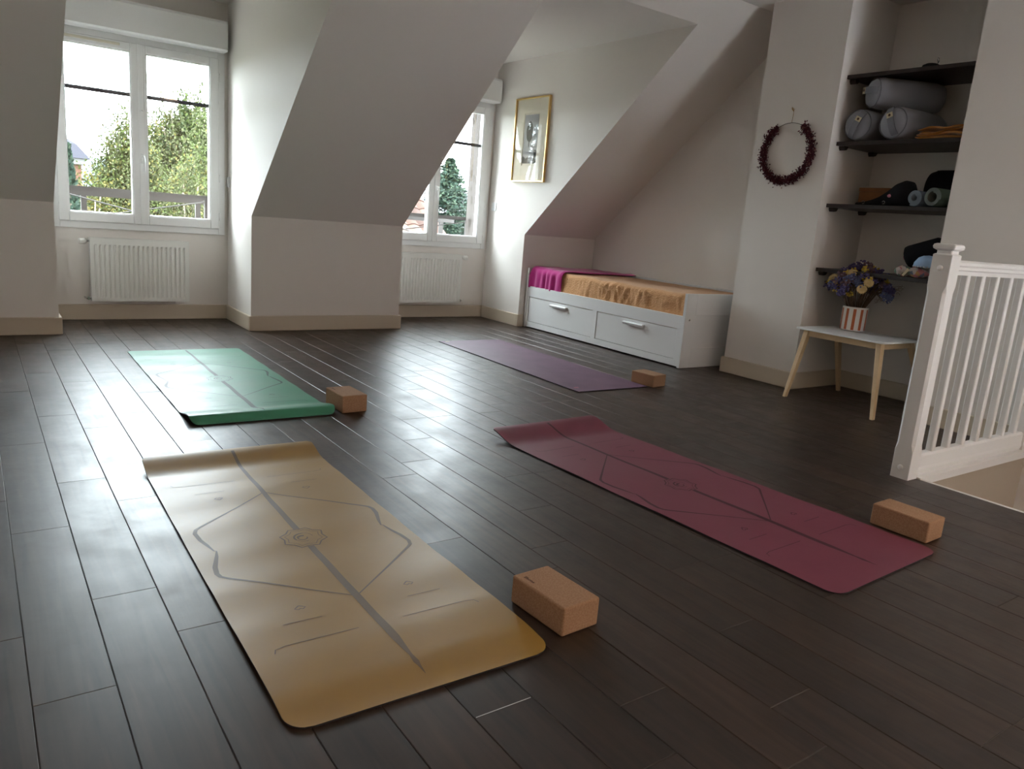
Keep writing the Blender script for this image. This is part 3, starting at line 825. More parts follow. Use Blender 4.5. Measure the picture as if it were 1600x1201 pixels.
# bolsters
def bolster(p, d, length, r, handle_ang, label, sq=1.0):
    """p: centre of the front end, d: direction to the rear"""
    root = empty('bolster', p, label=label, cat='bolster', group='grey bolsters on the second shelf')
    M = Vector(d).to_track_quat('Z', 'Y').to_matrix().to_4x4()
    bm = bmesh.new()
    prof = [(0, -.008), (r*.5, -.004), (r*.8, .008), (r*.95, .03), (r, .07), (r*1.01, length*.5), (r, length-.06), (r*.9, length-.02), (r*.6, length-.002), (0, length)]
    lathe(bm, prof, 36, M)
    for v in bm.verts:
        n = noise.noise(v.co*14); v.co += v.co.normalized()*.004*n if v.co.length > .01 else Vector((0, 0, 0))
    obj('cushion', bm, GREY, root, smooth=True)
    bm = bmesh.new(); tube(bm, [M @ Vector((r*.93*math.cos(a), r*.93*math.sin(a), .018)) for a in [i*2*PI/40 for i in range(41)]], .003, 6, caps=False)
    obj('piping', bm, GREYD, root, smooth=True)
    # strap across the front face
    H = M @ rotm('Z', handle_ang)
    bm = bmesh.new(); n = 14; top, bot = [], []
    for i in range(n+1):
        t = -1+2*i/n; x = t*r*.88; z = -.012-.014*(1-t*t)+.012*abs(t)**6
        top.append([bm.verts.new(H @ Vector((x, s*.021+.012, z-.002))) for s in (-1, 1)])
        bot.append([bm.verts.new(H @ Vector((x, s*.021+.012, z+.002))) for s in (-1, 1)])
    for a, b, c, e in zip(top, top[1:], bot, bot[1:]):
        bm.faces.new((a[0], a[1], b[1], b[0])); bm.faces.new((c[1], c[0], e[0], e[1]))
        bm.faces.new((a[0], b[0], e[0], c[0])); bm.faces.new((b[1], a[1], c[1], e[1]))
    st = obj('handle_strap', bm, GREYD, root, smooth=False)
    bm = bmesh.new(); box(bm, r*.22, r*.52, .012-.020, .012+.020, -.0285, -.0265)
    bmesh.ops.transform(bm, matrix=H, verts=bm.verts); obj('label_patch', bm, LABEL, st)
    bm = bmesh.new(); lathe(bm, [(.008, 0), (.008, .0008), (0, .0008)], 12, H @ tr(r*.37, .012, -.0298)); 
    obj('label_mark', bm, INK, st)
    return root
sz = shelf_z[1]
bolster((4.695, 2.945, sz+.104), (1, -.02, 0), .44, .098, math.radians(115), 'grey bolster at the left end of the second shelf, lowest of three')
bolster((4.675, 2.700, sz+.101), (1, -.10, .0), .46, .098, math.radians(70), 'grey bolster in the middle of the second shelf beside the orange blanket')
bolster((4.700, 2.885, sz+.292), (.80, -.48, .0), .47, .094, math.radians(5), 'grey bolster stacked on top of the other two')

# ochre folded blanket on shelf 2
def folded(name, x0, x1, y0, y1, z0, layers, lh, m, label, cat, group=None):
    bm = bmesh.new()
    for k in range(layers):
        n = 16; a0 = z0+k*lh
        sx = random.uniform(-.006, .006)
        rows = []
        for j in range(n+1):
            y = y0+(y1-y0)*j/n; row = []
            for i in range(20):
                t = i/20*2*PI
                px = (x0+x1)/2+sx+((x1-x0)/2)*max(-1, min(1, 1.15*math.cos(t)))*(1-.05*k)+.014*math.sin(y*31+k*2.1)*(math.cos(t) < 0); pz = a0+lh/2+lh*.55*math.sin(t)
                edge = 1-.5*(1-min(1, min(y-y0, y1-y)/.02))
                pz = a0+lh/2+(pz-a0-lh/2)*edge+(.012*math.sin(y*24+k*1.3)+.010*noise.noise(Vector((px*14, y*16, k))))*min(1, k*.5)*(1-smooth(2.50, 2.56, y)*.8)-.02*smooth(2.42, 2.56, y)*(k > 0)*(k/3)
                row.append(bm.verts.new((px, y+.004*math.sin(i+k), max(pz, z0+.0005))))
            rows.append(row)
        for a, b in zip(rows, rows[1:]):
            for i in range(20): bm.faces.new((a[i], a[(i+1) % 20], b[(i+1) % 20], b[i]))
        bm.faces.new(rows[0]); bm.faces.new(rows[-1][::-1])
    o = obj(name, bm, m, None, smooth=True)
    return tag(o, label, cat, group)
folded('folded_blanket', 4.72, 5.05, YN2+.008, 2.555, sz, 4, .021, OCHRE, 'ochre orange folded blanket on the second shelf, right of the bolsters', 'blanket')

# small black pouch on top shelf
zt = shelf_z[0]
pb = empty('small_pouch', (4.80, 2.585, zt), label='small round black pouch with a cord loop on the top shelf', cat='pouch')
bm = bmesh.new(); lathe(bm, [(0, 0), (.045, .001), (.052, .012), (.046, .026), (.028, .034), (0, .036)], 24)
obj('pouch_body', bm, BLACK, pb, smooth=True)
bm = bmesh.new(); tube(bm, [(0, -.035, .028), (0, -.044, .045), (0, -.040, .062), (0, -.034, .066), (0, -.032, .055), (0, -.038, .040), (0, -.036, .028)], .0018, 6)
obj('cord_loop', bm, BLACK, pb, smooth=True)

# third shelf
z3 = shelf_z[2]
wb = empty('wooden_box', (4.98, 2.85, z3), label='orange-brown wooden box at the back of the third shelf', cat='box')
WOODO = mat('orange_brown_wood', (.26, .11, .035), .6, .3, var=(12, .3, (.20, .08, .025)))
obj('box_body', bx((-.06, .06, -.13, .13, 0, .098)), WOODO, wb, bevel=.003)
obj('lid', bx((-.063, .063, -.133, .133, .099, .124)), WOODO, wb, bevel=.003)
# tapering black carry bag lying on the shelf
cb = empty('carry_bag', (4.80, 2.70, z3), label='black tapering drawstring bag with metal rings on the third shelf', cat='bag')
bm = bmesh.new(); rows = []
path = [(.215, .012, .010), (.17, .016, .012), (.12, .022, .018), (.06, .033, .030), (0, .052, .050), (-.05, .072, .072), (-.10, .080, .082), (-.14, .070, .078), (-.17, .040, .050), (-.18, .012, .02)]
for y, hw, hh in path:
    rows.append([bm.verts.new((hw*math.cos(t), y, hh+hh*math.sin(t)*.96)) for t in [i*2*PI/20 for i in range(20)]])
for a, b in zip(rows, rows[1:]):
    for i in range(20): bm.faces.new((a[i], a[(i+1) % 20], b[(i+1) % 20], b[i]))
bm.faces.new(rows[0]); bm.faces.new(rows[-1][::-1])
obj('bag_body', bm, BLACK, cb, smooth=True)
for (y, x, z) in ((.155, -.016, .02), (-.005, -.056, .02)):
    bm = bmesh.new(); tube(bm, [(x-.004, y+.009*math.cos(a), z+.009*math.sin(a)) for a in [i*2*PI/14 for i in range(13)]], .0022, 6)
    obj('metal_ring', bm, CHROME, cb, smooth=True)
bm = bmesh.new(); ico(bm, (-.068, -.04, .062), .014, 2, (.35, 1, .8)); obj('pink_tag', bm, PINKL, cb, smooth=True)
# second round black bag behind
rb = empty('round_bag', (5.045, 2.45, z3), label='rounded black bag lying behind the rolled mats on the third shelf', cat='bag')
bm = bmesh.new(); lathe(bm, [(0, -.13), (.05, -.128), (.085, -.11), (.095, -.07), (.095, .07), (.082, .11), (.05, .125), (0, .127)], 28, tr(0, 0, .124) @ rotm('X', PI/2) @ Matrix.Diagonal((1.15, 1.3, 1.05, 1)))
obj('bag_body', bm, BLACK, rb, smooth=True)
bm = bmesh.new(); tube(bm, [(-.07, .05, .21), (-.05, .07, .235), (-.01, .09, .24), (.03, .08, .236)], .006, 6); obj('carry_strap', bm, BLACK, rb, smooth=True)

def rolled_mat(p, d, length, r, m1, m2, label, turns=3.2, r0=.018):
    root = empty('rolled_mat', p, label=label, cat='rolled mat', group='rolled mats on the third shelf')
    M = Vector(d).to_track_quat('Z', 'X').to_matrix().to_4x4()
    bm = bmesh.new(); n = int(turns*24); th = (r-r0)/turns*.80
    def pt(i, o, z):
        a = i/24*2*PI; rr_ = r0+(r-r0-th)*i/n+o
        return M @ Vector((rr_*math.cos(a), rr_*math.sin(a), z))
    O0 = [bm.verts.new(pt(i, th, 0)) for i in range(n+1)]; O1 = [bm.verts.new(pt(i, th, length)) for i in range(n+1)]
    I0 = [bm.verts.new(pt(i, 0, 0)) for i in range(n+1)]; I1 = [bm.verts.new(pt(i, 0, length)) for i in range(n+1)]
    for i in range(n):
        f = bm.faces.new((O0[i], O0[i+1], O1[i+1], O1[i])); f.smooth = True
        f = bm.faces.new((I0[i+1], I0[i], I1[i], I1[i+1])); f.material_index = 1; f.smooth = True
        f = bm.faces.new((I0[i], I0[i+1], O0[i+1], O0[i])); f.material_index = 1
        f = bm.faces.new((O1[i], O1[i+1], I1[i+1], I1[i])); f.material_index = 1
    bm.faces.new((O0[0], O1[0], I1[0], I0[0])); bm.faces.new((I0[n], I1[n], O1[n], O0[n]))
    me = bpy.data.meshes.new('roll'); bm.to_mesh(me); bm.free(); me.materials.append(m1); me.materials.append(m2)
    link('roll', me, root)
    return root
GREENR = mat('dark_green_rubber', (.055, .085, .055), .6); GREENI = mat('grey_green_rubber', (.10, .115, .10), .7)
BLUER = mat('blue_grey_rubber', (.10, .13, .17), .6); BLUEI = mat('blue_grey_rubber_inside', (.13, .16, .19), .7)
rolled_mat((4.652, 2.352, z3+.055), (1, -.16, 0), .27, .056, GREENR, GREENI, 'dark green rolled mat at the front of the third shelf', 2.3, .026)
rolled_mat((4.685, 2.475, z3+.050), (1, -.10, 0), .25, .050, BLUER, BLUEI, 'blue-grey rolled mat between black bag and green roll', 2.6, .014)

# lowest shelf
z4 = shelf_z[3]
bb = empty('mat_bag', (4.85, 2.455, z4), label='long black tubular mat bag leaning up on the lowest shelf', cat='bag')
bm = bmesh.new(); M = dirm((-.01, .08, .115), (.12, -.93, .36)); lathe(bm, [(0, 0), (.05, .002), (.068, .012), (.072, .03), (.072, .20), (.062, .22), (0, .225)], 24, M)
obj('bag_body', bm, BLACK, bb, smooth=True)
bm = bmesh.new(); lathe(bm, [(.014, 0), (.014, -.003), (0, -.003)], 16, M @ tr(-.03, 0, 0)); obj('pink_patch', bm, PINKL, bb, smooth=True)
# light blue cushion and patterned pouch
CBLUE = mat('pale_blue_cotton', (.30, .42, .60), .9, .1, bump=(150, .3))
def floral():
    m = mat('floral_cotton', (.4, .36, .34), .9, .1)
    n, l = m.node_tree.nodes, m.node_tree.links; b = n['Principled BSDF']
    tc = n.new('ShaderNodeTexCoord'); v = n.new('ShaderNodeTexVoronoi'); v.inputs['Scale'].default_value = 45
    r = n.new('ShaderNodeValToRGB'); r.color_ramp.interpolation = 'CONSTANT'
    cols = [(.0, (.42, .36, .33)), (.25, (.40, .16, .16)), (.42, (.10, .14, .10)), (.6, (.48, .42, .36)), (.75, (.13, .15, .20)), (.9, (.42, .24, .10))]
    while len(r.color_ramp.elements) < len(cols): r.color_ramp.elements.new(.5)
    for e, (p_, c_) in zip(r.color_ramp.elements, cols): e.position = p_; e.color = (*c_, 1)
    sp = n.new('ShaderNodeSeparateColor')
    l.new(tc.outputs['Object'], v.inputs['Vector']); l.new(v.outputs['Color'], sp.inputs[0]); l.new(sp.outputs[0], r.inputs['Fac']); l.new(r.outputs[0], b.inputs['Base Color'])
    return m
FLOR = floral()
def lump(bm, c, s, seed, sub=3, amp=.12):
    vs = bmesh.ops.create_icosphere(bm, subdivisions=sub, radius=1)['verts']
    for v in vs:
        q = v.co.copy(); q += q*amp*noise.noise(q*2+Vector((seed, 0, 0)))
        v.co = Vector((c[0]+q.x*s[0], c[1]+q.y*s[1], max(c[2]+q.z*s[2], 0.0008)))
fp = empty('fabric_pouch', (4.73, 2.46, z4), label='rolled floral patterned cloth on the lowest shelf beside the banister post', cat='cloth')
bm = bmesh.new()
lump(bm, (0, .02, .035), (.05, .05, .034), 1); lump(bm, (0, -.07, .034), (.05, .065, .034), 5)
obj('cloth_body', bm, FLOR, fp, smooth=True)
bm = bmesh.new(); prism(bm, [(-.03, .0), (.0, -.04), (.012, -.032), (-.018, .012)], 'x', -.052, -.046)
bmesh.ops.transform(bm, matrix=tr(0, -.01, .045), verts=bm.verts); obj('pale_tie', bm, LABEL, fp)
bc = empty('round_cushion', (4.735, 2.345, z4), label='pale blue quilted cap-shaped cushion on the lowest shelf', cat='cushion')
bm = bmesh.new(); lathe(bm, [(.001, .0675), (.06, .0685), (.078, .074), (.075, .095), (.055, .125), (.03, .138), (0, .142)], 26)
obj('cap', bm, CBLUE, bc, smooth=True)
bm = bmesh.new(); 
for i in range(26):
    a = i*2*PI/26; ico(bm, (.076*math.cos(a), .076*math.sin(a), .072), .005, 1)
obj('scalloped_edge', bm, mat('white_lace', (.6, .6, .62), .9), bc)['kind'] = 'stuff'

# ------------------------------------------------------------------ small table, vase, flowers
tb = empty('small_table', (4.66, 2.64, 0), label='low white-topped table with splayed pale wooden legs in the niche', cat='table')
to = -tb.location
TZ = .457
def rrect(x0, x1, y0, y1, r, n=5):
    pts = []
    for cx_, cy_, a0 in ((x1-r, y1-r, 0), (x0+r, y1-r, PI/2), (x0+r, y0+r, PI), (x1-r, y0+r, 3*PI/2)):
        for i in range(n+1):
            a = a0+i*PI/2/n; pts.append((cx_+r*math.cos(a), cy_+r*math.sin(a)))
    return pts
tx0, tx1, ty0, ty1 = 4.455, 4.895, 2.37, 2.985
o = obj('table_top', prism(bmesh.new(), rrect(tx0, tx1, ty0, ty1, .02), 'z', TZ-.012, TZ), WHITE, tb, bevel=.002); o.location = to
ax0, ax1, ay0, ay1 = tx0+.035, tx1-.035, ty0+.035, ty1-.045
for nm, b in (('apron', (ax0, ax0+.018, ay0, ay1, TZ-.052, TZ-.0125)), ('apron', (ax1-.018, ax1, ay0, ay1, TZ-.052, TZ-.0125)), ('apron', (ax0+.018, ax1-.018, ay0, ay0+.018, TZ-.052, TZ-.0125)), ('apron', (ax0+.018, ax1-.018, ay1-.018, ay1, TZ-.052, TZ-.0125))):
    o = obj(nm, bx(b), PINE, tb); o.location = to
def leg(xt, yt, xb, yb, s1=.046, s0=.028):
    bm = bmesh.new()
    dx = .5*(1 if xb < 4.66 else -1); dy = .5*(1 if yb < 2.64 else -1)
    def ring(x, y, z, s):
        sx = s if dx > 0 else -s; sy = s if dy > 0 else -s
        return [bm.verts.new(p) for p in ((x, y, z), (x+sx, y, z), (x+sx, y+sy*.75, z), (x, y+sy*.75, z))]
    a = ring(xb, yb, .0, s0); b = ring(xt, yt, TZ-.0125, s1)
    for i in range(4): bm.faces.new((a[i], a[(i+1) % 4], b[(i+1) % 4], b[i]))
    bm.faces.new(a); bm.faces.new(b)
    o = obj('leg', bm, PINE, tb, bevel=.003); o.location = to
leg(ax0-.012, ty1-.05, 4.345, 2.928); leg(ax0-.012, ty0+.03, 4.352, 2.300)
leg(ax1+.012, ty1-.05, 4.995, 2.928); leg(ax1+.012, ty0+.03, 4.995, 2.300)

VX, VY = 4.80, 2.79
vase = empty('vase', (VX, VY, TZ), label='white ceramic vase with orange-brown vertical stripes on the small table', cat='vase')
bm = bmesh.new(); lathe(bm, [(0, .004), (.060, .0), (.078, .004), (.080, .012), (.080, .155), (.078, .160), (.074, .160), (.073, .150), (.073, .012), (0, .010)], 40)
CER = mat('white_glazed_ceramic', (.75, .72, .68), .25, .5)
obj('vase_body', bm, CER, vase, smooth=True)
RUST = mat('rust_orange_glaze', (.42, .10, .03), .3, .5)
for i in range(11):
    a0 = i*2*PI/11+.12; bm = bmesh.new(); n = 4; w_ = 2*PI/11*.40
    for j in range(n):
        a, b = a0+w_*j/n, a0+w_*(j+1)/n; r1 = .0806
        z0_, z1_ = .010, .148
        bm.faces.new([bm.verts.new((r1*math.cos(q), r1*math.sin(q), z)) for q, z in ((a, z0_), (b, z0_), (b, z1_), (a, z1_))])
    obj('stripe', bm, RUST, vase)

STEM = mat('dry_brown_stem', (.10, .06, .035), .8)
PURP = mat('dried_purple_statice', (.10, .085, .19), .9, .1); PURP2 = mat('dried_blue_statice', (.13, .15, .27), .9, .1); MAUVE = mat('dried_mauve', (.15, .09, .11), .9)
YEL = mat('dried_yellow', (.52, .36, .05), .9); CREAM = mat('dried_cream_slice', (.45, .32, .14), .8); TAN = mat('dried_grass', (.26, .17, .11), .9)
bq = empty('dried_bouquet', (VX, VY, TZ+.013), label='bouquet of dried purple, blue and yellow flowers in the striped vase', cat='flowers')
rf = random.Random(11)
bm = bmesh.new(); heads = []
for i in range(80):
    a = rf.uniform(0, 2*PI); q = math.sqrt(rf.uniform(0.02, 1))
    hr = .205*q; hz = .335+.07*(1-q*q)-.09*q**3+rf.uniform(-.025, .02)
    hx, hy = hr*math.cos(a), hr*math.sin(a)
    b0 = (hx*.22, hy*.22, .002); b1 = (hx*.32, hy*.32, .15); 
    tube(bm, [b0, b1, (hx*.62, hy*.62, .25), (hx, hy, hz)], .0022, 5)
    for k in range(2):
        tube(bm, [(hx*.62, hy*.62, .25), (hx*.85+rf.uniform(-.03, .03), hy*.85+rf.uniform(-.03, .03), hz-.02)], .0014, 4)
    heads.append((Vector((hx, hy, hz)), Vector((hx*1.2, hy*1.2, .22)).normalized()))
st = obj('stems', bm, STEM, bq, smooth=True)
def clump(name, p, d, kind):
    bm = bmesh.new()
    if kind in ('p', 'b', 'm'):
        for j in range(26):
            v = Vector((rf.gauss(0, 1), rf.gauss(0, 1), rf.gauss(0, .7))); v.normalize(); v *= rf.uniform(.010, .036)
            ico(bm, p+v, rf.uniform(.006, .0105), 1, jit=.0018)
        return obj(name, bm, {'p': PURP, 'b': PURP2, 'm': MAUVE}[kind], bq)
    if kind == 'y':
        for j in range(20):
            v = Vector((rf.gauss(0, 1), rf.gauss(0, 1), rf.gauss(0, .6))); v.normalize(); v *= rf.uniform(.006, .024)
            ico(bm, p+v, rf.uniform(.005, .009), 1, jit=.0012)
        return obj(name, bm, YEL, bq)
    M = dirm(p, d)
    lathe(bm, [(0, 0), (.012, .001), (.026, .008), (.029, .014), (.024, .016), (.012, .012), (0, .014)], 16, M)
    for j in range(16):
        a = j*2*PI/16; ico(bm, M @ Vector((.027*math.cos(a), .027*math.sin(a), .012)), .006, 1)
    return obj(name, bm, CREAM, bq)
camdir = (Vector((0, 0, .8))-Vector((VX, VY, .85))).normalized()
for i, (p, d) in enumerate(heads):
    k = rf.random()
    side = p.dot(camdir)
    if k < .40: clump('purple_flower', p, d, 'p')
    elif k < .62: clump('blue_flower', p, d, 'b')
    elif k < .76: clump('mauve_flower', p, d, 'm')
    elif k < .90: clump('yellow_flower', p+camdir*.02, d, 'y')
    else: clump('cream_flower_disc', p+camdir*.01, (d+camdir*.8).normalized(), 'd')
rtv = Vector((.81, -.59, 0))
for j in range(4):
    base = Vector((0, 0, .16)); tip = rtv*(.20+.03*j)+Vector((0, 0, .22+.03*j))+camdir*(.02*j)
    bm = bmesh.new(); tube(bm, [base, (base+tip)/2+Vector((0, 0, .05)), tip], .0015, 5)
    for q in range(40):
        t = rf.uniform(.6, 1.05); c = base.lerp(tip, t)+Vector((rf.gauss(0, .012), rf.gauss(0, .012), rf.gauss(0, .012)))
        tube(bm, [c, c+Vector((rf.gauss(0, .01), rf.gauss(0, .01), -.012))], .001, 3)
    obj('grass_plume', bm, TAN, bq)
# yellow sprigs low on the left
for (a, b, z) in ((-.16, .05, .29), (-.09, .08, .27), (-.06, .10, .23), (-.14, .02, .245)):
    clump('yellow_flower', Vector((0, 0, z))+rtv*a+camdir*b, camdir, 'y')

# ------------------------------------------------------------------ wreath
wx, wy, wz, R1 = XC-.012, 3.376, 1.600, .193
wre = empty('wreath', (XC, wy, wz), label='round wreath of dried burgundy flowers on a wire hoop', cat='wreath')
bm = bmesh.new(); pts = [(-.012, R1*math.cos(i*2*PI/48), R1*math.sin(i*2*PI/48)) for i in range(49)]
tube(bm, pts, .0018, 6, caps=False); obj('wire_hoop', bm, METALG, wre, smooth=True)
bm = bmesh.new(); tube(bm, [(-.012, 0, R1), (-.008, .001, R1+.03), (-.004, .002, R1+.06), (-.002, .004, R1+.085)], .0016, 6)
for j in range(5):
    tube(bm, [(-.004, .004, R1+.075), (-.010+rf.uniform(-.01, .01), .004+rf.uniform(-.012, .012), R1+.085+rf.uniform(0, .02))], .0018, 4)
obj('hanging_cord', bm, mat('tan_twine', (.35, .22, .09), .9), wre)
BURG = [mat('burgundy_petal', (.075, .010, .022), .8), mat('deep_red_petal', (.12, .018, .03), .8), mat('faded_pink_petal', (.35, .17, .15), .8)]
bm = bmesh.new()
for i in range(3000):
    a = rf.uniform(math.radians(118), math.radians(418))   # bare wire at the top
    rr_ = R1+rf.gauss(0, .013)-.002; c = Vector((-.016+rf.gauss(0, .009), rr_*math.cos(a), rr_*math.sin(a)))
    c.x = min(c.x, -.004)
    d = Vector((rf.gauss(-.4, .6), rf.gauss(0, 1), rf.gauss(0, 1))).normalized(); l = rf.uniform(.010, .024)
    e = d.cross(Vector((rf.random(), rf.random(), rf.random()))).normalized()*l*.24
    tip = c+d*l; tip.x = min(tip.x, -.002)
    f2 = d.cross(e)
    m1 = c+d*l*.5+e; m2 = c+d*l*.5-e; 
    for v in (m1, m2): v.x = min(v.x, -.002)
    mi = 0 if rf.random() < .62 else (1 if rf.random() < .85 else 2)
    for tri in ((c, m1, tip), (c, tip, m2)):
        f = bm.faces.new([bm.verts.new(q) for q in tri]); f.material_index = mi
    m3 = c+d*l*.5+f2; m4 = c+d*l*.5-f2; m3.x = min(m3.x, -.002); m4.x = min(m4.x, -.002)
    for tri in ((c, m3, tip), (c, tip, m4)):
        f = bm.faces.new([bm.verts.new(q) for q in tri]); f.material_index = mi
obj('dried_petals', bm, BURG, wre)['kind'] = 'stuff'

# ------------------------------------------------------------------ outdoors
GZ = -6.0
GRASS = mat('grass', (0.0217, 0.0341, 0.0124), .9, .1, var=(.6, .3, (0.0310, 0.0372, 0.0155)))
tag(obj('ground_side', bx((-150, XL-.6, -150, YW+1.6, GZ-.2, GZ)), GRASS), kind='structure')
tag(obj('ground', bx((-150, 250, YW+1.6, 420, GZ-.2, GZ)), GRASS), kind='structure')
# guard rails outside each dormer window
def guard(x0, x1, label):
    r = empty('guard_rail', ((x0+x1)/2, 6.9, .72), label=label, cat='railing', group='grey steel guard rails outside the windows')
    lo = -r.location
    def g(name, bm):
        o = obj(name, bm, METALG, r); o.location = lo
    g('handrail', bx((x0-.02, x1+.02, 6.88, 6.92, .948, .984)))
    g('handrail_outer', bx((x0+.18, x1+.18, 7.58, 7.62, .905, .945)))
    for x in (x0+.05, x1-.07): g('post', bx((x-.018, x+.018, 6.885, 6.915, .62, .948)))
    for x in (x0+.30, x1+.02): g('post', bx((x-.022, x+.022, 7.585, 7.615, .50, .905)))
    bm = bmesh.new(); tube(bm, [(x0+.05, 6.9, .935), (x1+.1, 7.6, .66)], .006, 6); g('brace', bm)
    bm = bmesh.new(); tube(bm, [(x1-.07, 6.9, .935), (x0+.2, 7.6, .70)], .006, 6); g('brace', bm)
    g('ledge', bx((x0-.1, x1+.3, YW+.255, 7.65, .52, .60)))
guard(A0+.06, A2, 'grey steel guard rail with cross braces outside the left window')
guard(B1+.06, B2+.07, 'grey steel guard rail with cross braces outside the right window')

LEAF = [mat('leaf_green', (0.0307, 0.0402, 0.0100), .8, .1), mat('leaf_grey_green', (0.0419, 0.0468, 0.0200), .8, .1), mat('leaf_yellow', (0.0605, 0.0526, 0.0129), .8, .1), mat('leaf_dark', (0.0146, 0.0219, 0.0077), .8, .1)]
DK = [mat('conifer_needles', (0.0112, 0.0211, 0.0149), .8, .1), mat('conifer_needles_light', (0.0217, 0.0341, 0.0205), .8, .1)]
rt_ = random.Random(5)
def leafquad(bm, p, s, mi, up=.6):
    d = Vector((rt_.gauss(0, .6), rt_.gauss(0, .6), -up)).normalized()
    e = d.cross(Vector((rt_.gauss(0, 1), rt_.gauss(0, 1), rt_.gauss(0, 1)))).normalized()
    a = p+d*s; b = p+e*s*.28+d*s*.5; c = p-e*s*.28+d*s*.5
    f = bm.faces.new([bm.verts.new(q) for q in (p, b, a, c)]); f.material_index = mi
def willow(x, y, r, ztop, zlow, label, weights, strands=420, group='trees beyond the garden'):
    root = empty('weeping_tree', (x, y, GZ), label=label, cat='tree', group=group)
    bm = bmesh.new()
    H = ztop-GZ
    tube(bm, [(0, 0, 0), (.1, .05, H*.35), (-.1, 0, H*.6), (0, 0, H*.92)], .22, 8, r1=.03)
    br = []
    for i in range(26):
        a = rt_.uniform(0, 2*PI); q = rt_.uniform(.25, 1)
        p0 = Vector((0, 0, H*rt_.uniform(.35, .75))); p1 = Vector((r*q*math.cos(a), r*q*math.sin(a), H*(.98-.30*q*q)))
        tube(bm, [p0, p0.lerp(p1, .5)+Vector((0, 0, .3)), p1], .05, 5, r1=.012)
    obj('trunk', bm, BARK, root)
    bm = bmesh.new()
    for i in range(strands):
        a = rt_.uniform(0, 2*PI); q = rt_.random()**.55
        lump_ = 1+.16*math.sin(a*3+x)+.1*math.sin(a*7)
        p = Vector((r*q*lump_*math.cos(a), r*q*lump_*math.sin(a), H-(.32*H*.3)*q**2.2*2+rt_.gauss(0, .25)-.5*(1+math.sin(a*4+x*3))*q))
        ln = rt_.uniform(1.2, 3.6); n = int(ln*42); dr = Vector((rt_.gauss(0, .16), rt_.gauss(0, .16), 0))
        mi = rt_.choices(range(4), weights)[0]
        for k in range(n):
            t = k/n*ln
            pp = p+dr*t+Vector((rt_.gauss(0, .07), rt_.gauss(0, .07), -t))
            if pp.z < zlow-GZ: break
            leafquad(bm, pp, rt_.uniform(.0028, .0048)*y, mi if rt_.random() < .7 else rt_.choices(range(4), weights)[0])
    obj('foliage', bm, LEAF, root)['kind'] = 'stuff'
willow(2.95, 19, .85, 2.5, -2, 'tall pale green weeping tree seen through the left pane of the left window', (5, 5, 2, 1), 460)
willow(5.6, 25.5, 1.6, 3.75, -2, 'taller grey-green weeping tree seen through the right pane of the left window', (5, 6, 1.5, 1), 620)
willow(1.75, 15.5, .7, 1.2, -2, 'low yellow-green bush at the left edge of the left window', (3, 2, 6, 1), 330)
willow(8.0, 29, 1.7, 3.0, -2, 'pale green tree behind the taller weeping tree', (5, 4, 2, 2), 380)
willow(3.45, 15.2, .85, 1.45, -2, 'dense low tree in front of the two weeping trees', (5, 4, 2.4, 1), 420)
willow(5.0, 21, 1.3, 2.0, -2, 'mid-height green tree between the two weeping trees', (5, 5, 1.5, 1), 420)
def conifer(x, y, r, ztop, label, n=11000, narrow=False):
    root = empty('conifer', (x, y, GZ), label=label, cat='tree', group='conifers beyond the windows')
    H = ztop-GZ; bm = bmesh.new()
    tube(bm, [(0, 0, 0), (0, 0, H*.98)], .16, 8, r1=.01); obj('trunk', bm, BARK, root)
    bm = bmesh.new()
    if narrow:
        for i in range(n):
            z = H*rt_.random(); a = rt_.uniform(0, 2*PI); q = r*min(1, (H-z)/H*4+.05)*math.sqrt(rt_.uniform(.5, 1))
            p = Vector((q*math.cos(a), q*math.sin(a), z)); leafquad(bm, p, .08, 0 if rt_.random() < .7 else 1, -1)
    else:
        nb = 500
        for i in range(nb):
            z = H*(1-rt_.random()**1.9*.85); a = rt_.uniform(0, 2*PI); L_ = r*((H-z)/(H*.85))*rt_.uniform(.6, 1.2)
            for k in range(int(n/nb)):
                t = rt_.random()**.7
                p = Vector((L_*t*math.cos(a), L_*t*math.sin(a), z+L_*(-.35*t+.30*t*t)))+Vector((rt_.gauss(0, .09), rt_.gauss(0, .09), rt_.gauss(0, .06)))*(.3+t*.8)*min(1, L_*2.5+.15)
                leafquad(bm, p, rt_.uniform(.05, .11), 0 if rt_.random() < .6 else 1, .1)
    obj('needles', bm, DK, root)['kind'] = 'stuff'
willow(-3.2, 16.5, 3.2, 8.0, -4, 'tall leafy garden tree left of the windows, mirrored in the picture glass', (2, 0, 0, 6), 1900)
conifer(9.62, 16.5, 3.9, 2.3, 'dark green spruce seen through the right window', 45000)
conifer(1.32, 14, .22, 1.55, 'narrow dark cypress at the left edge of the left window', 7000, True)

# house with slate roof, far behind on the left
SLATE = mat('slate_roof', (0.0217, 0.0211, 0.0267), .8, .1); BRICK = mat('brick_wall', (0.0620, 0.0279, 0.0186), .9, .1, var=(20, .2, (0.0744, 0.0403, 0.0279))); RENDER = mat('aged_render', (0.080, 0.078, 0.075), .9, .1)
hs = empty('slate_roof_house', (1.0, 49, GZ), label='distant brick house with grey slate roof at the left edge of the left window', cat='house')
lo = -hs.location
def ho(name, bm, m, root=hs):
    o = obj(name, bm, m, root); o.location = -root.location; return o
ho('wall', bx((-4, 4.85, 45.4, 53, GZ, 1.95)), BRICK)
ho('cornice', bx((-4.1, 5.0, 45.2, 53.1, 1.95, 2.25)), RENDER)
bm = bmesh.new(); prof = [(45.1, 2.25), (53.2, 2.25), (51.8, 3.0), (49.2, 4.1), (46.4, 3.0)]
vs0 = [(-4.2, a, b) for a, b in prof]
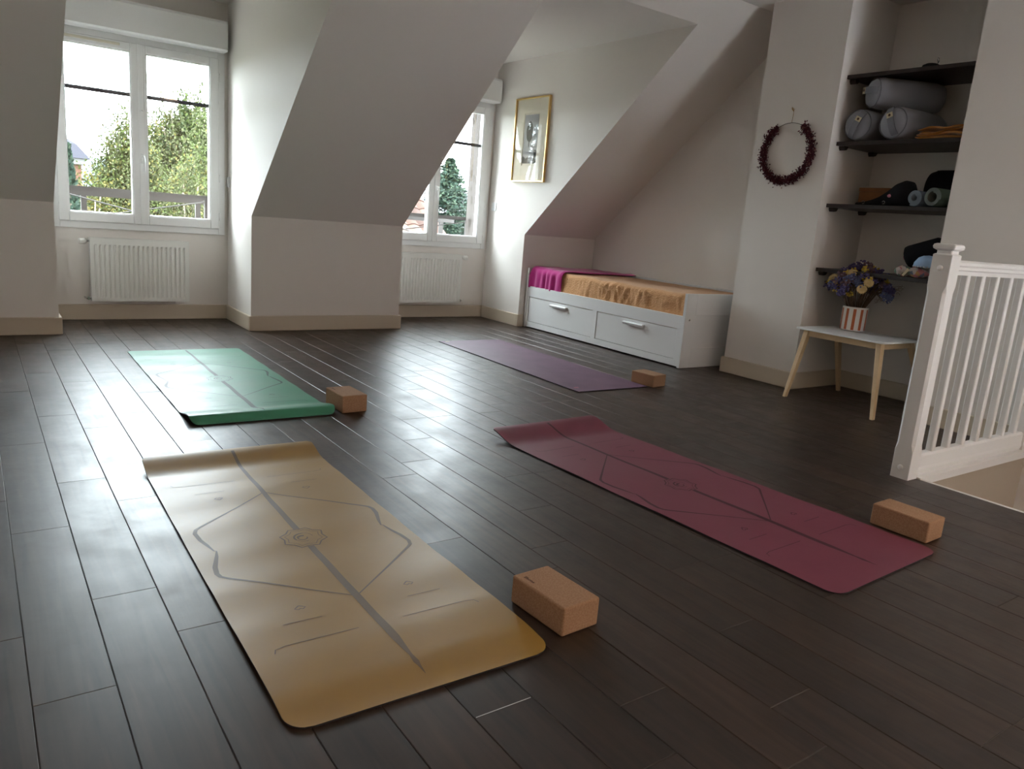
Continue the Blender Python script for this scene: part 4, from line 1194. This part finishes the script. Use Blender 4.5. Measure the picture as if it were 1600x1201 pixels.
A = [bm.verts.new(p) for p in ((-4.2, 45.1, 2.25), (5.25, 45.1, 2.25), (5.25, 53.2, 2.25), (-4.2, 53.2, 2.25))]
B = [bm.verts.new(p) for p in ((-3.6, 45.6, 2.95), (4.7, 45.6, 2.95), (4.7, 52.7, 2.95), (-3.6, 52.7, 2.95))]
D = [bm.verts.new(p) for p in ((-1, 49, 5.0), (1.6, 49, 5.0))]
for i in range(4): bm.faces.new((A[i], A[(i+1) % 4], B[(i+1) % 4], B[i]))
bm.faces.new((B[0], B[1], D[1], D[0])); bm.faces.new((B[1], B[2], D[1])); bm.faces.new((B[2], B[3], D[0], D[1])); bm.faces.new((B[3], B[0], D[0])); bm.faces.new(A[::-1])
ho('roof', bm, SLATE)
ho('chimney', bx((3.2, 3.7, 48, 48.5, 3.2, 4.2)), BRICK)
for x in (3.4, 1.6): ho('window', bx((x, x+.8, 45.36, 45.42, .2, 1.5)), mat('dark_house_glass', (.06, .07, .09), .1))

# neighbouring roof of red tiles beyond the right window
TILE = [mat('red_clay_tile', (0.0422, 0.0223, 0.0169), .85, .1), mat('pale_clay_tile', (0.0595, 0.0372, 0.0288), .85, .1), mat('dark_clay_tile', (0.0298, 0.0169, 0.0134), .85, .1)]
nb = empty('tiled_outbuilding', (5.4, 11.2, GZ), label='low neighbouring building with a weathered red clay tile roof', cat='building')
nloc = -nb.location
rx0, rx1 = 4.5, 5.95      # eaves run along x ; ridge along x
ry0, rz0, ry1, rz1 = 9.6, .15, 11.6, 1.35
o = obj('wall', bx((rx0+.1, rx1-.1, ry0+.1, 2*ry1-ry0-.1, GZ, rz0)), RENDER, nb); o.location = nloc
o = obj('roof_deck', prism(bmesh.new(), [(ry0, rz0), (2*ry1-ry0, rz0), (ry1, rz1)], 'x', rx0, rx1), mat('roof_deck_wood', (.2, .12, .08), .9), nb); o.location = nloc
sl = math.hypot(ry1-ry0, rz1-rz0); ang = math.atan2(rz1-rz0, ry1-ry0)
tw, tl = .20, .24
meT = []
for m in TILE:
    bm = bmesh.new()
    pts = [(tw*(i/6-.5)*1.04, .028*math.sin(i/6*PI)) for i in range(7)]; low = [(a, b-.012) for a, b in pts[::-1]]
    prism(bm, pts+low, 'y', 0, tl*1.15)
    me = bpy.data.meshes.new('roof_tile'); bmesh.ops.recalc_face_normals(bm, faces=bm.faces); bm.to_mesh(me); bm.free(); me.materials.append(m); meT.append(me)
for j in range(int(sl/tl)+1):
    for i in range(int((rx1-rx0)/tw)+1):
        s_ = j*tl
        if s_ > sl-.05: continue
        o = link('roof_tile', meT[rt_.choices(range(3), (5, 4, 2))[0]], nb)
        o.location = Vector((rx0+tw*(i+.5), ry0+s_*math.cos(ang), rz0+s_*math.sin(ang)+.014+.012))+nloc
        o.rotation_euler = (ang-.06, 0, rt_.uniform(-.015, .015))
def pebble():
    m = mat('pitted_beige_render', (.085, .073, .067), .9, .1)
    n, l = m.node_tree.nodes, m.node_tree.links; b = n['Principled BSDF']
    tc = n.new('ShaderNodeTexCoord'); v = n.new('ShaderNodeTexNoise'); v.inputs['Scale'].default_value = 16; v.inputs['Detail'].default_value = 3
    mp = n.new('ShaderNodeMapping'); mp.inputs['Scale'].default_value = (1, 1, .6); l.new(tc.outputs['Object'], mp.inputs[0]); l.new(mp.outputs[0], v.inputs['Vector'])
    r = n.new('ShaderNodeValToRGB'); e = r.color_ramp.elements; e[0].position = .33; e[0].color = (.035, .028, .024, 1); e[1].position = .40; e[1].color = (.085, .073, .067, 1)
    l.new(v.outputs['Fac'], r.inputs['Fac']); l.new(r.outputs[0], b.inputs['Base Color'])
    return m
PEB = pebble()
for nm, a, b in (('left', A0, A2), ('right', B1, B2)):
    struct('trim_outer_reveal_'+nm, bx((b-.036, b+.25, YW+.06, YW+.36, .55, 2.25), (a-.25, a+.036, YW+.06, YW+.36, .55, 2.25)), PEB)
# grey roof and white buildings further away
gh = empty('grey_roof_house', (13.5, 22, GZ), label='house with a plain grey roof at the right edge of the right window', cat='house')
o = obj('wall', bx((11.6, 16, 20.5, 24, GZ, .35)), RENDER, gh); o.location = -gh.location
o = obj('roof', prism(bmesh.new(), [(11.0, .3), (13.4, 1.9), (16.2, .3)], 'y', 20, 24.5), mat('grey_roof', (.07, .065, .07), .9, .1), gh); o.location = -gh.location
wh = empty('white_building', (47, 80, GZ), label='small distant white building below the hill in the right window', cat='building')
o = obj('wall', bx((45.5, 50.5, 80, 86, GZ, 2.35)), RENDER, wh); o.location = -wh.location
o = obj('roof', prism(bmesh.new(), [(45.2, 2.35), (48, 3.3), (50.8, 2.35)], 'y', 79.8, 86.2), SLATE, wh); o.location = -wh.location
for x in (46.2, 47.6, 49.0): 
    o = obj('window', bx((x, x+.6, 79.95, 80.01, .8, 1.8)), SLATE, wh); o.location = -wh.location
bm = bmesh.new()
nseg = 60
for i in range(nseg+1):
    a = -40+i*12
    bm.verts.new((a, 300, GZ)); bm.verts.new((a, 300+60, 8+6*math.sin(i*.35)+3*math.sin(i*.9)))
bm.verts.ensure_lookup_table()
for i in range(nseg): bm.faces.new([bm.verts[k] for k in (2*i, 2*i+2, 2*i+3, 2*i+1)])
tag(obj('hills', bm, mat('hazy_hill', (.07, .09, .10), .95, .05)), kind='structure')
